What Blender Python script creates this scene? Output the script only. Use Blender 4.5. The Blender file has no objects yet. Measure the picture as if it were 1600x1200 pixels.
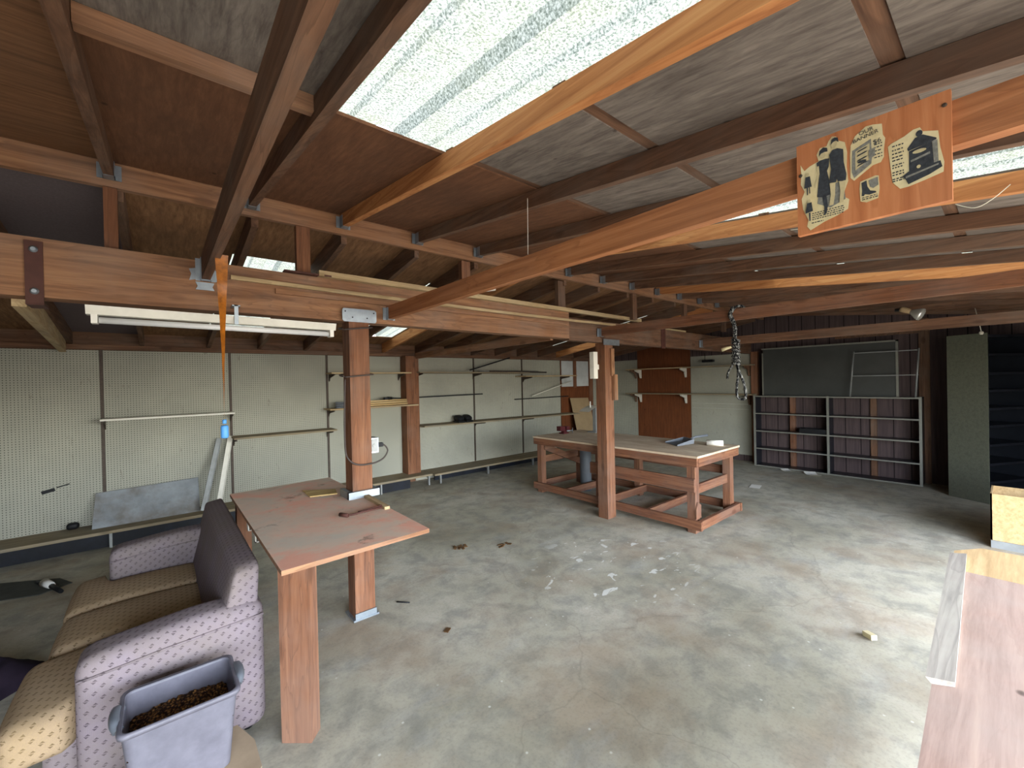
import bpy, bmesh, math, random
from mathutils import Vector, Matrix, Euler
random.seed(7)
C = bpy.context.scene.collection
PI = math.pi

# ---------------------------------------------------------------- mesh builder
class MB:
    def __init__(s):
        s.bm = bmesh.new()
    def _mi(s, faces, mi):
        for f in faces: f.material_index = mi
    def hexa(s, p, mi=0):
        """p: 8 points, 0-3 bottom ccw, 4-7 top ccw"""
        v = [s.bm.verts.new(q) for q in p]
        fs = []
        for a in ((3,2,1,0),(4,5,6,7),(0,1,5,4),(1,2,6,5),(2,3,7,6),(3,0,4,7)):
            fs.append(s.bm.faces.new([v[i] for i in a]))
        s._mi(fs, mi); return fs
    def box(s, x0, x1, y0, y1, z0, z1, mi=0):
        return s.hexa([(x0,y0,z0),(x1,y0,z0),(x1,y1,z0),(x0,y1,z0),(x0,y0,z1),(x1,y0,z1),(x1,y1,z1),(x0,y1,z1)], mi)
    def obox(s, c, size, rot=(0,0,0), mi=0):
        M = Euler(rot).to_matrix(); c = Vector(c)
        p = []
        for z in (-1,1):
            for x,y in ((-1,-1),(1,-1),(1,1),(-1,1)):
                p.append(c + M @ Vector((x*size[0]/2, y*size[1]/2, z*size[2]/2)))
        return s.hexa(p, mi)
    def beam(s, a, b, w, h, up=(0,0,1), mi=0):
        """bar from a to b, a and b on the centre of the underside; w across, h up"""
        a = Vector(a); b = Vector(b); d = (b-a).normalized()
        side = d.cross(Vector(up)).normalized(); u = side.cross(d).normalized()
        # vertical ends
        u = Vector(up)
        p = []
        for k in (0, h):
            p += [a-side*w/2+u*k, a+side*w/2+u*k, b+side*w/2+u*k, b-side*w/2+u*k]
        return s.hexa(p, mi)
    def prism(s, pts, ext, mi=0):
        ext = Vector(ext)
        a = [s.bm.verts.new(Vector(q)) for q in pts]; b = [s.bm.verts.new(Vector(q)+ext) for q in pts]
        n = len(pts); fs = [s.bm.faces.new(a[::-1]), s.bm.faces.new(b)]
        for i in range(n):
            fs.append(s.bm.faces.new((a[i],a[(i+1)%n],b[(i+1)%n],b[i])))
        s._mi(fs, mi); return fs
    def poly(s, pts, mi=0):
        f = s.bm.faces.new([s.bm.verts.new(Vector(q)) for q in pts]); f.material_index = mi
    def tube(s, pts, r, n=8, mi=0, cap=True):
        pts = [Vector(p) for p in pts]
        rs = r if isinstance(r, (list, tuple)) else [r]*len(pts)
        rings = []; prev = None
        for i, p in enumerate(pts):
            d = (pts[min(i+1,len(pts)-1)]-pts[max(i-1,0)]).normalized()
            ref = Vector((0,0,1)) if abs(d.z) < .9 else Vector((1,0,0))
            if prev is not None:
                x = (prev - d*prev.dot(d))
                x = x.normalized() if x.length > 1e-5 else d.cross(ref).normalized()
            else: x = d.cross(ref).normalized()
            prev = x; y = d.cross(x)
            rings.append([s.bm.verts.new(p + (x*math.cos(2*PI*k/n)+y*math.sin(2*PI*k/n))*rs[i]) for k in range(n)])
        fs = []
        for i in range(len(rings)-1):
            for k in range(n):
                fs.append(s.bm.faces.new((rings[i][k],rings[i][(k+1)%n],rings[i+1][(k+1)%n],rings[i+1][k])))
        for f in fs: f.smooth = True
        if cap:
            fs.append(s.bm.faces.new(rings[0][::-1])); fs.append(s.bm.faces.new(rings[-1]))
        s._mi(fs, mi)
    def lathe(s, c, prof, n=20, axis=(0,0,1), mi=0):
        """prof: list of (r, h) along axis"""
        ax = Vector(axis).normalized(); ref = Vector((1,0,0)) if abs(ax.x) < .9 else Vector((0,1,0))
        x = ax.cross(ref).normalized(); y = ax.cross(x); c = Vector(c)
        rings = [[s.bm.verts.new(c+ax*h+(x*math.cos(2*PI*k/n)+y*math.sin(2*PI*k/n))*max(r,1e-4)) for k in range(n)] for r,h in prof]
        fs = []
        for i in range(len(rings)-1):
            for k in range(n):
                f = s.bm.faces.new((rings[i][k],rings[i][(k+1)%n],rings[i+1][(k+1)%n],rings[i+1][k])); f.smooth = True; fs.append(f)
        fs.append(s.bm.faces.new(rings[0][::-1])); fs.append(s.bm.faces.new(rings[-1]))
        s._mi(fs, mi)
    def grid(s, fn, nu, nv, mi=0):
        v = [[s.bm.verts.new(Vector(fn(i/nu, j/nv))) for j in range(nv+1)] for i in range(nu+1)]
        for i in range(nu):
            for j in range(nv):
                f = s.bm.faces.new((v[i][j],v[i+1][j],v[i+1][j+1],v[i][j+1])); f.smooth = True; f.material_index = mi
    def soft(s, x0, x1, y0, y1, z0, z1, r=.04, n=12, bulge=(0,0,0), fn=None, mi=0):
        """rounded, optionally bulged upholstery block"""
        cx, cy, cz = (x0+x1)/2, (y0+y1)/2, (z0+z1)/2
        hx, hy, hz = (x1-x0)/2, (y1-y0)/2, (z1-z0)/2
        t = bmesh.new(); bmesh.ops.create_cube(t, size=2)
        bmesh.ops.subdivide_edges(t, edges=t.edges[:], cuts=n, use_grid_fill=True)
        idx = {}
        for v in t.verts:
            p = v.co.copy()
            # pull grid lines towards the edges, then round
            q = Vector([math.copysign(abs(c)**.7, c) for c in p])
            w = Vector((q.x*hx, q.y*hy, q.z*hz))
            inner = Vector((max(-hx+r, min(hx-r, w.x)), max(-hy+r, min(hy-r, w.y)), max(-hz+r, min(hz-r, w.z))))
            d = w-inner
            if d.length > 1e-6: w = inner + d.normalized()*r
            a, b, c = w.x/hx, w.y/hy, w.z/hz
            w.x += math.copysign(bulge[0]*(1-b*b)*(1-c*c), a) if abs(a) > .5 else 0
            w.y += math.copysign(bulge[1]*(1-a*a)*(1-c*c), b) if abs(b) > .5 else 0
            w.z += math.copysign(bulge[2]*(1-a*a)*(1-b*b), c) if abs(c) > .5 else 0
            w += Vector((cx,cy,cz))
            if fn: w = Vector(fn(w))
            idx[v.index] = s.bm.verts.new(w)
        for f in t.faces:
            g = s.bm.faces.new([idx[v.index] for v in f.verts]); g.smooth = True; g.material_index = mi
        t.free()
    def build(s, name, mats, parent=None, bevel=0, uv=False, loc=None):
        bm = s.bm
        if bevel:
            es = [e for e in bm.edges if len(e.link_faces) == 2 and e.calc_face_angle(0) > .6]
            if es: bmesh.ops.bevel(bm, geom=es, offset=bevel, segments=1, affect='EDGES', clamp_overlap=True)
        bmesh.ops.recalc_face_normals(bm, faces=bm.faces[:])
        if loc is None and parent is None and bm.verts:
            xs = [v.co for v in bm.verts]
            loc = Vector(((min(c.x for c in xs)+max(c.x for c in xs))/2, (min(c.y for c in xs)+max(c.y for c in xs))/2, min(c.z for c in xs)))
        if uv:
            L = bm.loops.layers.uv.new('UVMap')
            for f in bm.faces:
                n = f.normal; ax = max(range(3), key=lambda i: abs(n[i]))
                for l in f.loops:
                    p = l.vert.co
                    l[L].uv = (p.y, p.z) if ax == 0 else (p.x, p.z) if ax == 1 else (p.x, p.y)
        if parent is not None:
            q = parent; off = Vector((0,0,0))
            while q is not None: off += q.location; q = q.parent
        else: off = Vector(loc) if loc is not None else Vector((0,0,0))
        bmesh.ops.translate(bm, verts=bm.verts[:], vec=-off)
        me = bpy.data.meshes.new(name); bm.to_mesh(me); bm.free()
        o = bpy.data.objects.new(name, me); C.objects.link(o)
        for m in (mats if isinstance(mats, (list, tuple)) else [mats]): me.materials.append(m)
        if parent is not None: o.parent = parent
        else: o.location = off
        return o

def tag(o, label, cat, group=None, kind=None):
    if label: o['label'] = label
    if cat: o['category'] = cat
    if group: o['group'] = group
    if kind: o['kind'] = kind
    return o
def thing(name, loc, label, cat, group=None):
    o = bpy.data.objects.new(name, None); C.objects.link(o); o.location = loc
    o.empty_display_size = .05
    return tag(o, label, cat, group)
def struct(o):
    o['kind'] = 'structure'; return o
def one(name, mb, mat, label, cat, group=None, bevel=0, uv=False):
    return tag(mb.build(name, mat, bevel=bevel, uv=uv), label, cat, group)

# ---------------------------------------------------------------- materials
def lin(h):
    h = h.lstrip('#'); r = []
    for i in (0,2,4):
        c = int(h[i:i+2],16)/255
        r.append(c/12.92 if c <= .04045 else ((c+.055)/1.055)**2.4)
    return (*r, 1)
class NT:
    def __init__(s, name, rough=.8, spec=.3, metal=0):
        s.m = bpy.data.materials.new(name); s.m.use_nodes = True
        s.t = s.m.node_tree; s.n = s.t.nodes; s.b = s.n['Principled BSDF']
        s.b.inputs['Roughness'].default_value = rough; s.b.inputs['Metallic'].default_value = metal
        s.b.inputs['Specular IOR Level'].default_value = spec
    def N(s, typ, **kw):
        n = s.n.new(typ)
        for k, v in kw.items(): setattr(n, k, v)
        return n
    def L(s, a, b): s.t.links.new(a, b)
    def obj(s, rnd=True):
        c = s.N('ShaderNodeTexCoord')
        if not rnd: return c.outputs['Object']
        i = s.N('ShaderNodeObjectInfo'); a = s.N('ShaderNodeVectorMath', operation='MULTIPLY_ADD')
        co = s.N('ShaderNodeCombineXYZ')
        for k in range(3): s.L(i.outputs['Random'], co.inputs[k])
        s.L(co.outputs[0], a.inputs[0]); a.inputs[1].default_value = (31.7, 17.3, 23.9); s.L(c.outputs['Object'], a.inputs[2])
        return a.outputs[0]
    def mapv(s, vec, scale, loc=(0,0,0), rot=(0,0,0)):
        m = s.N('ShaderNodeMapping'); s.L(vec, m.inputs[0]); m.inputs['Scale'].default_value = scale
        m.inputs['Location'].default_value = loc; m.inputs['Rotation'].default_value = rot
        return m.outputs[0]
    def noise(s, vec, scale, detail=5, rough=.6, dist=0):
        n = s.N('ShaderNodeTexNoise'); s.L(vec, n.inputs['Vector']); n.inputs['Scale'].default_value = scale
        n.inputs['Detail'].default_value = detail; n.inputs['Roughness'].default_value = rough; n.inputs['Distortion'].default_value = dist
        return n.outputs['Fac']
    def ramp(s, fac, stops):
        r = s.N('ShaderNodeValToRGB'); s.L(fac, r.inputs[0]); e = r.color_ramp.elements
        while len(e) < len(stops): e.new(.5)
        for k, (p, c) in enumerate(stops):
            e[k].position = p; e[k].color = c if isinstance(c, tuple) else (lin(c) if isinstance(c, str) else (c,c,c,1))
        return r.outputs[0]
    def mix(s, fac, a, b, mode='MIX'):
        m = s.N('ShaderNodeMix', data_type='RGBA', blend_type=mode)
        for sock, v in ((m.inputs[0], fac), (m.inputs[6], a), (m.inputs[7], b)):
            if isinstance(v, (int, float)): sock.default_value = v
            elif isinstance(v, str): sock.default_value = lin(v)
            elif isinstance(v, tuple): sock.default_value = v
            else: s.L(v, sock)
        return m.outputs[2]
    def math(s, op, a, b=0.0, c=0.0):
        m = s.N('ShaderNodeMath', operation=op)
        for k, v in enumerate((a, b, c)):
            if isinstance(v, (int, float)): m.inputs[k].default_value = v
            else: s.L(v, m.inputs[k])
        return m.outputs[0]
    def col(s, c):
        if isinstance(c, str): s.b.inputs['Base Color'].default_value = lin(c)
        elif isinstance(c, tuple): s.b.inputs['Base Color'].default_value = c
        else: s.L(c, s.b.inputs['Base Color'])
    def bump(s, h, strength=.3, dist=.01):
        b = s.N('ShaderNodeBump'); b.inputs['Strength'].default_value = strength; b.inputs['Distance'].default_value = dist
        s.L(h, b.inputs['Height']); s.L(b.outputs[0], s.b.inputs['Normal'])

def wood(name, axis, light, mid, dark, grey='#8b8078', greyamt=.25, rough=.78, fine=26, streak=.7):
    t = NT(name, rough, .25); v = t.obj()
    st = [fine]*3; st['xyz'.index(axis)] = streak*1.6
    s2 = [6]*3; s2['xyz'.index(axis)] = .5
    g = t.noise(t.mapv(v, tuple(st)), 1, 6, .65, .6)
    r = t.noise(t.mapv(v, tuple(s2)), 1, 3, .5, 1.6)
    rings = t.math('FRACT', t.math('MULTIPLY', r, 9.0))
    base = t.ramp(g, [(.28, dark), (.5, mid), (.72, light)])
    base = t.mix(t.math('MULTIPLY', t.ramp(rings, [(0, 0.0), (.75, .25), (.96, 1.0), (1, .1)]), .45), base, dark)
    pat = t.noise(v, 2.3, 4, .6)
    base = t.mix(t.math('MULTIPLY', t.ramp(pat, [(.42, 0.0), (.68, 1.0)]), greyamt), base, grey)
    # knots
    kv = t.N('ShaderNodeTexVoronoi'); ks = [5.0]*3; ks['xyz'.index(axis)] = 2.2
    t.L(t.mapv(v, tuple(ks)), kv.inputs['Vector']); kv.inputs['Scale'].default_value = 1
    kn = t.ramp(kv.outputs['Distance'], [(0, 1.0), (.09, .85), (.16, 0.0)])
    base = t.mix(t.math('MULTIPLY', kn, .7), base, dark)
    t.col(base); t.bump(g, .25, .004)
    return t.m
def ply(name, axis, light, mid, dark, blotch='#6a625c', amt=.3, fig=3.0):
    t = NT(name, .8, .2); v = t.obj()
    s1 = [38]*3; s1['xyz'.index(axis)] = 2.2
    s2 = [fig]*3; s2['xyz'.index(axis)] = fig*.32
    g = t.noise(t.mapv(v, tuple(s1)), 1, 5, .7, .3)
    r = t.noise(t.mapv(v, tuple(s2)), 1, 4, .55, 2.2)
    rings = t.math('FRACT', t.math('MULTIPLY', r, 6.0))
    base = t.ramp(g, [(.3, dark), (.52, mid), (.75, light)])
    base = t.mix(t.math('MULTIPLY', t.ramp(rings, [(0, 0.0), (.8, .3), (.97, 1.0), (1, .1)]), .3), base, dark)
    base = t.mix(t.math('MULTIPLY', t.ramp(t.noise(v, 1.7, 5, .65), [(.42, 0.0), (.7, 1.0)]), amt), base, blotch)
    # nail heads and knot specks
    kv = t.N('ShaderNodeTexVoronoi'); ks = [4.5]*3; ks['xyz'.index(axis)] = 3
    t.L(t.mapv(v, tuple(ks)), kv.inputs['Vector']); kv.inputs['Scale'].default_value = 1
    base = t.mix(t.ramp(kv.outputs['Distance'], [(0, .8), (.035, .6), (.06, 0.0)]), base, '#23150f')
    t.col(base); t.bump(g, .15, .003)
    return t.m
def plain(name, c, rough=.6, metal=0, spec=.4, var=.12, scale=9, dirt=None, dirtamt=.4):
    t = NT(name, rough, spec, metal); v = t.obj()
    n = t.noise(v, scale, 5, .6); c0 = lin(c)
    lo = tuple(x*(1-var) for x in c0[:3])+(1,); hi = tuple(min(1, x*(1+var)) for x in c0[:3])+(1,)
    b = t.ramp(n, [(.3, lo), (.7, hi)])
    if dirt: b = t.mix(t.math('MULTIPLY', t.ramp(t.noise(v, scale*.35, 5, .7), [(.45, 0.0), (.65, 1.0)]), dirtamt), b, dirt)
    t.col(b); return t.m

W = {}
for ax in 'xyz':
    W['fir'+ax] = wood('fir_'+ax, ax, '#a67c5a', '#8e664a', '#634532')
    W['post'+ax] = wood('redwood_'+ax, ax, '#8e6347', '#795038', '#503425', greyamt=.2)
    W['dark'+ax] = wood('aged_fir_'+ax, ax, '#87644c', '#6d4f3c', '#463024', grey='#6f645b', greyamt=.45)
    W['pale'+ax] = wood('pale_pine_'+ax, ax, '#c9b48e', '#b49c76', '#8b7352', grey='#9a9388', greyamt=.3)
    W['bench'+ax] = wood('bench_fir_'+ax, ax, '#94694c', '#7b523b', '#523124', grey='#6a645f', greyamt=.3)
    W['shelf'+ax] = wood('dusty_shelf_'+ax, ax, '#a2947a', '#8b7d64', '#6c5e49', grey='#7b776c', greyamt=.5)
W['lity'] = wood('skylit_fir', 'y', '#cf9a66', '#bb7f4e', '#935b36', greyamt=.06)  # lit copy of the fir: skylight glow put into the colour
M = {}
M['brown_ply'] = ply('brown_roof_plywood', 'y', '#7f5a41', '#6e4c37', '#5c3e2d', '#4a382e', .4, 1.1)
M['grey_ply'] = ply('grey_roof_plywood', 'y', '#8f857c', '#766d66', '#544c47', '#4a433e', .35, 2)
M['tan_ply'] = ply('tan_roof_plywood', 'x', '#91694a', '#7c583d', '#5e412c', '#69503e', .3)
M['dark_ply'] = ply('dark_roof_plywood', 'y', '#a37b58', '#8a6648', '#6b4d36', '#5c4838', .4, 1.2)
M['brown_board'] = ply('brown_hardboard', 'z', '#7d4a2a', '#6f4025', '#5b331d', '#4b2f20', .45)
M['crate_ply'] = ply('crate_plywood', 'x', '#d0b58b', '#c0a275', '#a98c62', '#a89273', .25, .9)
M['pink_ply'] = ply('pinkish_plywood', 'x', '#b49a88', '#a4897b', '#8c7366', '#a3968b', .5)
M['galv'] = plain('galvanised_steel', '#9aa3ab', .42, .75, .5, .15, 14, '#6d6f70', .3)
M['rust'] = plain('painted_strap', '#4f3029', .65, 0, .3, .2, 12)
M['white_metal'] = plain('white_enamel', '#d9d6cb', .45, 0, .45, .06, 8, '#9c9384', .3)
M['grey_metal'] = plain('grey_shelf_metal', '#8d9090', .5, .35, .4, .1, 10, '#6a655c', .4)
M['dark_metal'] = plain('dark_shelf_metal', '#23262d', .35, .3, .5, .15, 8)
M['shelf_edge'] = plain('worn_metal_edge', '#7a7a72', .5, .2, .4, .1, 10)
M['black'] = plain('black_rubber', '#121316', .6, 0, .3, .2, 10)
M['black_board'] = plain('black_kickboard', '#0f1118', .6, 0, .3, .15, 6, '#1c2433', .5)
M['plastic_grey'] = plain('grey_plastic', '#5f646b', .5, 0, .4, .08)
M['white'] = plain('white_paper', '#e4e2da', .8, 0, .2, .05)
M['cream'] = plain('aged_newsprint', '#d8cda6', .85, 0, .1, .1, 25, '#bda46a', .35)
M['ink'] = plain('printed_ink', '#3c4046', .85, 0, .1, .3, 120)
M['ink_mid'] = plain('halftone_ink', '#80817c', .85, 0, .1, .3, 150)
M['ink_skin'] = plain('halftone_pale', '#c3b792', .85, 0, .1, .1, 60)
M['signboard'] = wood('sign_board', 'z', '#c98a5f', '#b9774e', '#a4643f', greyamt=.12)
M['felt'] = plain('purple_grey_felt', '#6c6264', .95, 0, .1, .12, 90)
M['cardboard'] = plain('cardboard', '#9a8465', .85, 0, .15, .08, 6)
M['tan_box'] = plain('tan_box', '#a8957c', .85, 0, .15, .1, 8, '#8a7a66', .4)
M['cloth_dark'] = plain('dark_purple_cloth', '#2c2430', .95, 0, .1, .3, 6)
M['cloth_red'] = plain('orange_red_cloth', '#a5432a', .95, 0, .1, .15, 8)
M['mat'] = plain('dark_floor_sheet', '#4c4d48', .9, 0, .1, .2, 6)
M['red'] = plain('maroon_casting', '#4a1a1e', .5, .1, .4, .2, 12)
M['glass_dark'] = plain('dark_panel', '#3b3d3b', .45, 0, .4, .2, 3)
M['grey_green'] = plain('grey_green_hardboard', '#5b5d50', .8, 0, .2, .12, 90, '#4a4b42', .5)
M['blue'] = plain('blue_cap', '#4f8fd0', .5, 0, .4, .1)
M['fly'] = plain('amber_sticky_film', '#9a5a16', .3, 0, .6, .35, 40, '#5b2f0a', .5)
M['web'] = plain('cobweb', '#d8d2c4', .9, 0, .1, .05)
M['floor_scrap'] = plain('pale_wood_chip', '#cfc39b', .8, 0, .2, .08)
M['leaf'] = plain('dry_leaf', '#5a432c', .9, 0, .1, .2)
M['dowel'] = wood('dowel_wood', 'x', '#d8bf92', '#c7ab7c', '#a58757', greyamt=.05)

def concrete():
    t = NT('stained_concrete', .72, .3); v = t.obj(False)
    a = t.noise(v, .9, 6, .62, .5); b = t.noise(v, 4.5, 7, .7, .3); c = t.noise(v, 60, 3, .6)
    col = t.ramp(a, [(.3, '#95907d'), (.48, '#aba694'), (.62, '#bab5a5'), (.75, '#ab9e86')])
    col = t.mix(t.math('MULTIPLY', t.ramp(b, [(.38, 1.0), (.56, 0.0)]), .45), col, '#676a66')
    col = t.mix(t.math('MULTIPLY', t.ramp(t.noise(t.mapv(v, (1,1,1), (3.3,8.1,0)), 1.3, 5, .6), [(.48, 0.0), (.66, 1.0)]), .5), col, '#96826a')
    col = t.mix(t.math('MULTIPLY', t.ramp(t.noise(t.mapv(v, (.5,1.2,1), (9,2,0)), 2.2, 6, .65), [(.55, 0.0), (.72, 1.0)]), .35), col, '#b1b2ae')
    col = t.mix(t.math('MULTIPLY', t.ramp(c, [(.35, 1.0), (.5, 0.0)]), .15), col, '#4f504c')
    # a long drifting crack
    vo = t.N('ShaderNodeTexVoronoi', feature='DISTANCE_TO_EDGE'); vo.inputs['Scale'].default_value = .42
    w = t.N('ShaderNodeVectorMath', operation='MULTIPLY_ADD'); nn = t.N('ShaderNodeTexNoise'); nn.inputs['Scale'].default_value = 2.5; nn.inputs['Detail'].default_value = 6
    t.L(v, nn.inputs['Vector']); t.L(nn.outputs['Color'], w.inputs[0]); w.inputs[1].default_value = (.5,.5,0); t.L(v, w.inputs[2]); t.L(w.outputs[0], vo.inputs['Vector'])
    cr = t.ramp(vo.outputs['Distance'], [(0, 1.0), (.0016, .9), (.004, 0.0)])
    col = t.mix(t.math('MULTIPLY', cr, .2), col, '#45423b')
    # white paint spills in the middle of the floor
    sx = t.N('ShaderNodeSeparateXYZ'); t.L(v, sx.inputs[0])
    d = t.math('ADD', t.math('POWER', t.math('DIVIDE', t.math('SUBTRACT', sx.outputs[0], 3.1), .9), 2.0), t.math('POWER', t.math('DIVIDE', t.math('SUBTRACT', sx.outputs[1], 2.35), .75), 2.0))
    near = t.ramp(d, [(.5, 1.0), (1.0, 0.0)])
    sp = t.ramp(t.noise(t.mapv(v, (5,9,1), (1.7,.4,0), (0,0,.9)), 1, 3, .5, .6), [(.63, 0.0), (.65, 1.0)])
    col = t.mix(t.math('MULTIPLY', sp, t.math('MULTIPLY', near, .8)), col, '#dcdcd4')
    # fine pale specks everywhere
    vs = t.N('ShaderNodeTexVoronoi'); vs.inputs['Scale'].default_value = 9; t.L(v, vs.inputs['Vector'])
    col = t.mix(t.math('MULTIPLY', t.ramp(vs.outputs['Distance'], [(.05, 1.0), (.075, 0.0)]), t.ramp(vs.outputs['Color'], [(.5, 0.0), (.6, .7)])), col, '#cfcfc4')
    t.col(col); t.bump(b, .12, .006)
    r = t.ramp(a, [(.3, .62), (.7, .85)]); t.L(r, t.b.inputs['Roughness'])
    return t.m
M['concrete'] = concrete()

def pegboard(name, axis):
    t = NT(name, .75, .25); v = t.obj(False); s = t.N('ShaderNodeSeparateXYZ'); t.L(v, s.inputs[0])
    def cell(o): return t.math('SUBTRACT', t.math('FRACT', t.math('DIVIDE', o, .0254)), .5)
    a, b = cell(s.outputs[0 if axis == 'x' else 1]), cell(s.outputs[2])
    d = t.math('ADD', t.math('MULTIPLY', a, a), t.math('MULTIPLY', b, b))
    hole = t.math('LESS_THAN', d, .027)
    v2 = t.obj()
    base = t.ramp(t.noise(v2, 1.3, 5, .6), [(.3, '#97978c'), (.7, '#aaa99b')])
    base = t.mix(t.math('MULTIPLY', t.ramp(t.noise(v2, 5, 6, .75, 1.2), [(.6, 0.0), (.72, 1.0)]), .35), base, '#8d8878')
    scr = t.ramp(t.noise(t.mapv(v2, (9, 9, 3.0)), 1, 3, .5, 3), [(.69, 0.0), (.71, .7)])
    base = t.mix(t.math('MULTIPLY', scr, .6), base, '#6d675b')
    t.col(t.mix(hole, base, '#26231d')); return t.m
M['peg_x'] = pegboard('pegboard_x', 'x'); M['peg_y'] = pegboard('pegboard_y', 'y')

def siding():
    t = NT('grooved_dark_siding', .8, .2); v = t.obj(False); s = t.N('ShaderNodeSeparateXYZ'); t.L(v, s.inputs[0])
    f = t.math('FRACT', t.math('DIVIDE', s.outputs[1], .2032))
    g = t.math('LESS_THAN', f, .06)
    n = t.noise(t.mapv(v, (30,30,1.5)), 1, 5, .6)
    base = t.ramp(n, [(.3, '#453a3b'), (.7, '#5a4c4b')])
    t.col(t.mix(g, base, '#1f1819')); return t.m
M['siding'] = siding()

def fabric(name, base, mark, dust, dustamt):
    t = NT(name, .95, .1); uv = t.N('ShaderNodeUVMap'); s = t.N('ShaderNodeSeparateXYZ')
    t.L(uv.outputs[0], s.inputs[0])
    v_ = t.math('DIVIDE', s.outputs[1], .023); row = t.math('FLOOR', v_)
    u_ = t.math('ADD', t.math('DIVIDE', s.outputs[0], .05), t.math('MULTIPLY', t.math('MODULO', row, 2.0), .5))
    u = t.math('SUBTRACT', t.math('FRACT', u_), .5); v = t.math('SUBTRACT', t.math('FRACT', v_), .5)
    us = t.math('ADD', u, t.math('MULTIPLY', v, -.15))
    d = t.math('ADD', t.math('DIVIDE', t.math('ABSOLUTE', us), .2), t.math('DIVIDE', t.math('ABSOLUTE', v), .38))
    ring = t.math('MULTIPLY', t.math('LESS_THAN', d, 1.0), t.math('GREATER_THAN', t.math('ABSOLUTE', t.math('ADD', v, t.math('MULTIPLY', us, .35))), .065))
    o = t.obj()
    b = t.mix(t.math('MULTIPLY', t.ramp(t.noise(o, 260, 2, .5), [(.3, 0.0), (.7, 1.0)]), .25), base, '#6b6069')
    b = t.mix(t.math('MULTIPLY', ring, .8), b, mark)
    b = t.mix(t.math('MULTIPLY', t.ramp(t.noise(o, 3.2, 5, .65), [(.32, 0.0), (.7, 1.0)]), dustamt), b, dust)
    t.col(b)
    w = t.N('ShaderNodeTexWave'); w.inputs['Scale'].default_value = 120; t.L(uv.outputs[0], w.inputs['Vector'])
    t.bump(w.outputs['Fac'], .15, .002)
    return t.m
M['fab'] = fabric('pale_mauve_fabric', '#83787f', '#3d3540', '#746a5d', .6)
M['fab_seat'] = fabric('dusty_tan_fabric', '#ab9476', '#4e402c', '#927b58', .55)

def fibreglass():
    t = NT('translucent_fibreglass', .6, .3); n = t.n
    v = t.obj(False)
    sp = t.noise(v, 130, 3, .7); cl = t.noise(v, 6, 4, .6)
    col = t.ramp(sp, [(.36, '#292e29'), (.5, '#464942'), (.62, '#5d5e58')])
    col = t.mix(t.math('MULTIPLY', t.ramp(cl, [(.4, 0.0), (.75, 1.0)]), .25), col, '#45452f')
    tr = t.N('ShaderNodeBsdfTranslucent'); t.L(col, tr.inputs['Color'])
    df = t.N('ShaderNodeBsdfDiffuse'); t.L(col, df.inputs['Color'])
    mx = t.N('ShaderNodeMixShader'); mx.inputs[0].default_value = .72
    t.L(df.outputs[0], mx.inputs[1]); t.L(tr.outputs[0], mx.inputs[2])
    n.remove(t.b); t.L(mx.outputs[0], n['Material Output'].inputs[0])
    return t.m
M['fibre'] = fibreglass()

def tote_plastic():
    t = NT('milky_plastic', .35, .4); n = t.n; v = t.obj(False)
    c = t.ramp(t.noise(v, 12, 5, .6), [(.3, '#6f6d77'), (.7, '#84828c')])
    tr = t.N('ShaderNodeBsdfTranslucent'); t.L(c, tr.inputs['Color']); t.col(c)
    mx = t.N('ShaderNodeMixShader'); mx.inputs[0].default_value = .35
    t.L(t.b.outputs[0], mx.inputs[1]); t.L(tr.outputs[0], mx.inputs[2]); t.L(mx.outputs[0], n['Material Output'].inputs[0])
    return t.m
M['tote'] = tote_plastic()
def pellets():
    t = NT('brown_pellets', .8, .2); v = t.obj(False)
    vo = t.N('ShaderNodeTexVoronoi'); vo.inputs['Scale'].default_value = 95; t.L(v, vo.inputs['Vector'])
    t.col(t.mix(t.ramp(vo.outputs['Distance'], [(.25, 0.0), (.6, 1.0)]), t.ramp(vo.outputs['Color'], [(.2, '#6b4526'), (.8, '#b08148')]), '#2a1a0e'))
    t.bump(vo.outputs['Distance'], .8, .01); return t.m
M['pellets'] = pellets()
def table_paint():
    t = NT('worn_salmon_paint', .7, .3); v = t.obj(False)
    a = t.noise(v, 2.2, 6, .65, .4); b = t.noise(v, 18, 5, .7)
    c = t.ramp(a, [(.40, '#e3a993'), (.52, '#d6bba7'), (.68, '#c6bbac')])
    c = t.mix(t.math('MULTIPLY', t.ramp(b, [(.5, 0.0), (.7, 1.0)]), .3), c, '#d09c88')
    vo = t.noise(v, 3.4, 7, .75)
    c = t.mix(t.math('MULTIPLY', t.ramp(vo, [(.58, 0.0), (.68, 1.0)]), .75), c, '#4a443a')
    t.col(c); return t.m
M['salmon'] = table_paint()
def worktop():
    t = NT('dusty_worktop', .8, .2); v = t.obj(False)
    a = t.noise(t.mapv(v, (3,1,1)), 1.5, 6, .65, .5); b = t.noise(v, 22, 4, .6)
    c = t.ramp(a, [(.3, '#b09c84'), (.5, '#c2af98'), (.68, '#d8cab0')])
    c = t.mix(t.math('MULTIPLY', t.ramp(b, [(.5, 0.0), (.75, 1.0)]), .3), c, '#9a8872')
    t.col(c); return t.m
M['worktop'] = worktop()
def rope_mat():
    t = NT('black_white_rope', .9, .1); v = t.obj(False)
    n = t.noise(t.mapv(v, (90,90,45)), 1, 2, .5, 1)
    t.col(t.ramp(n, [(.5, '#17181b'), (.6, '#8e8f8c')])); return t.m
M['rope'] = rope_mat()
def bulb_mat():
    t = NT('silvered_bulb', .15, .5, .6); t.col('#c9c9c4'); return t.m
M['bulb'] = bulb_mat()

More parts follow.
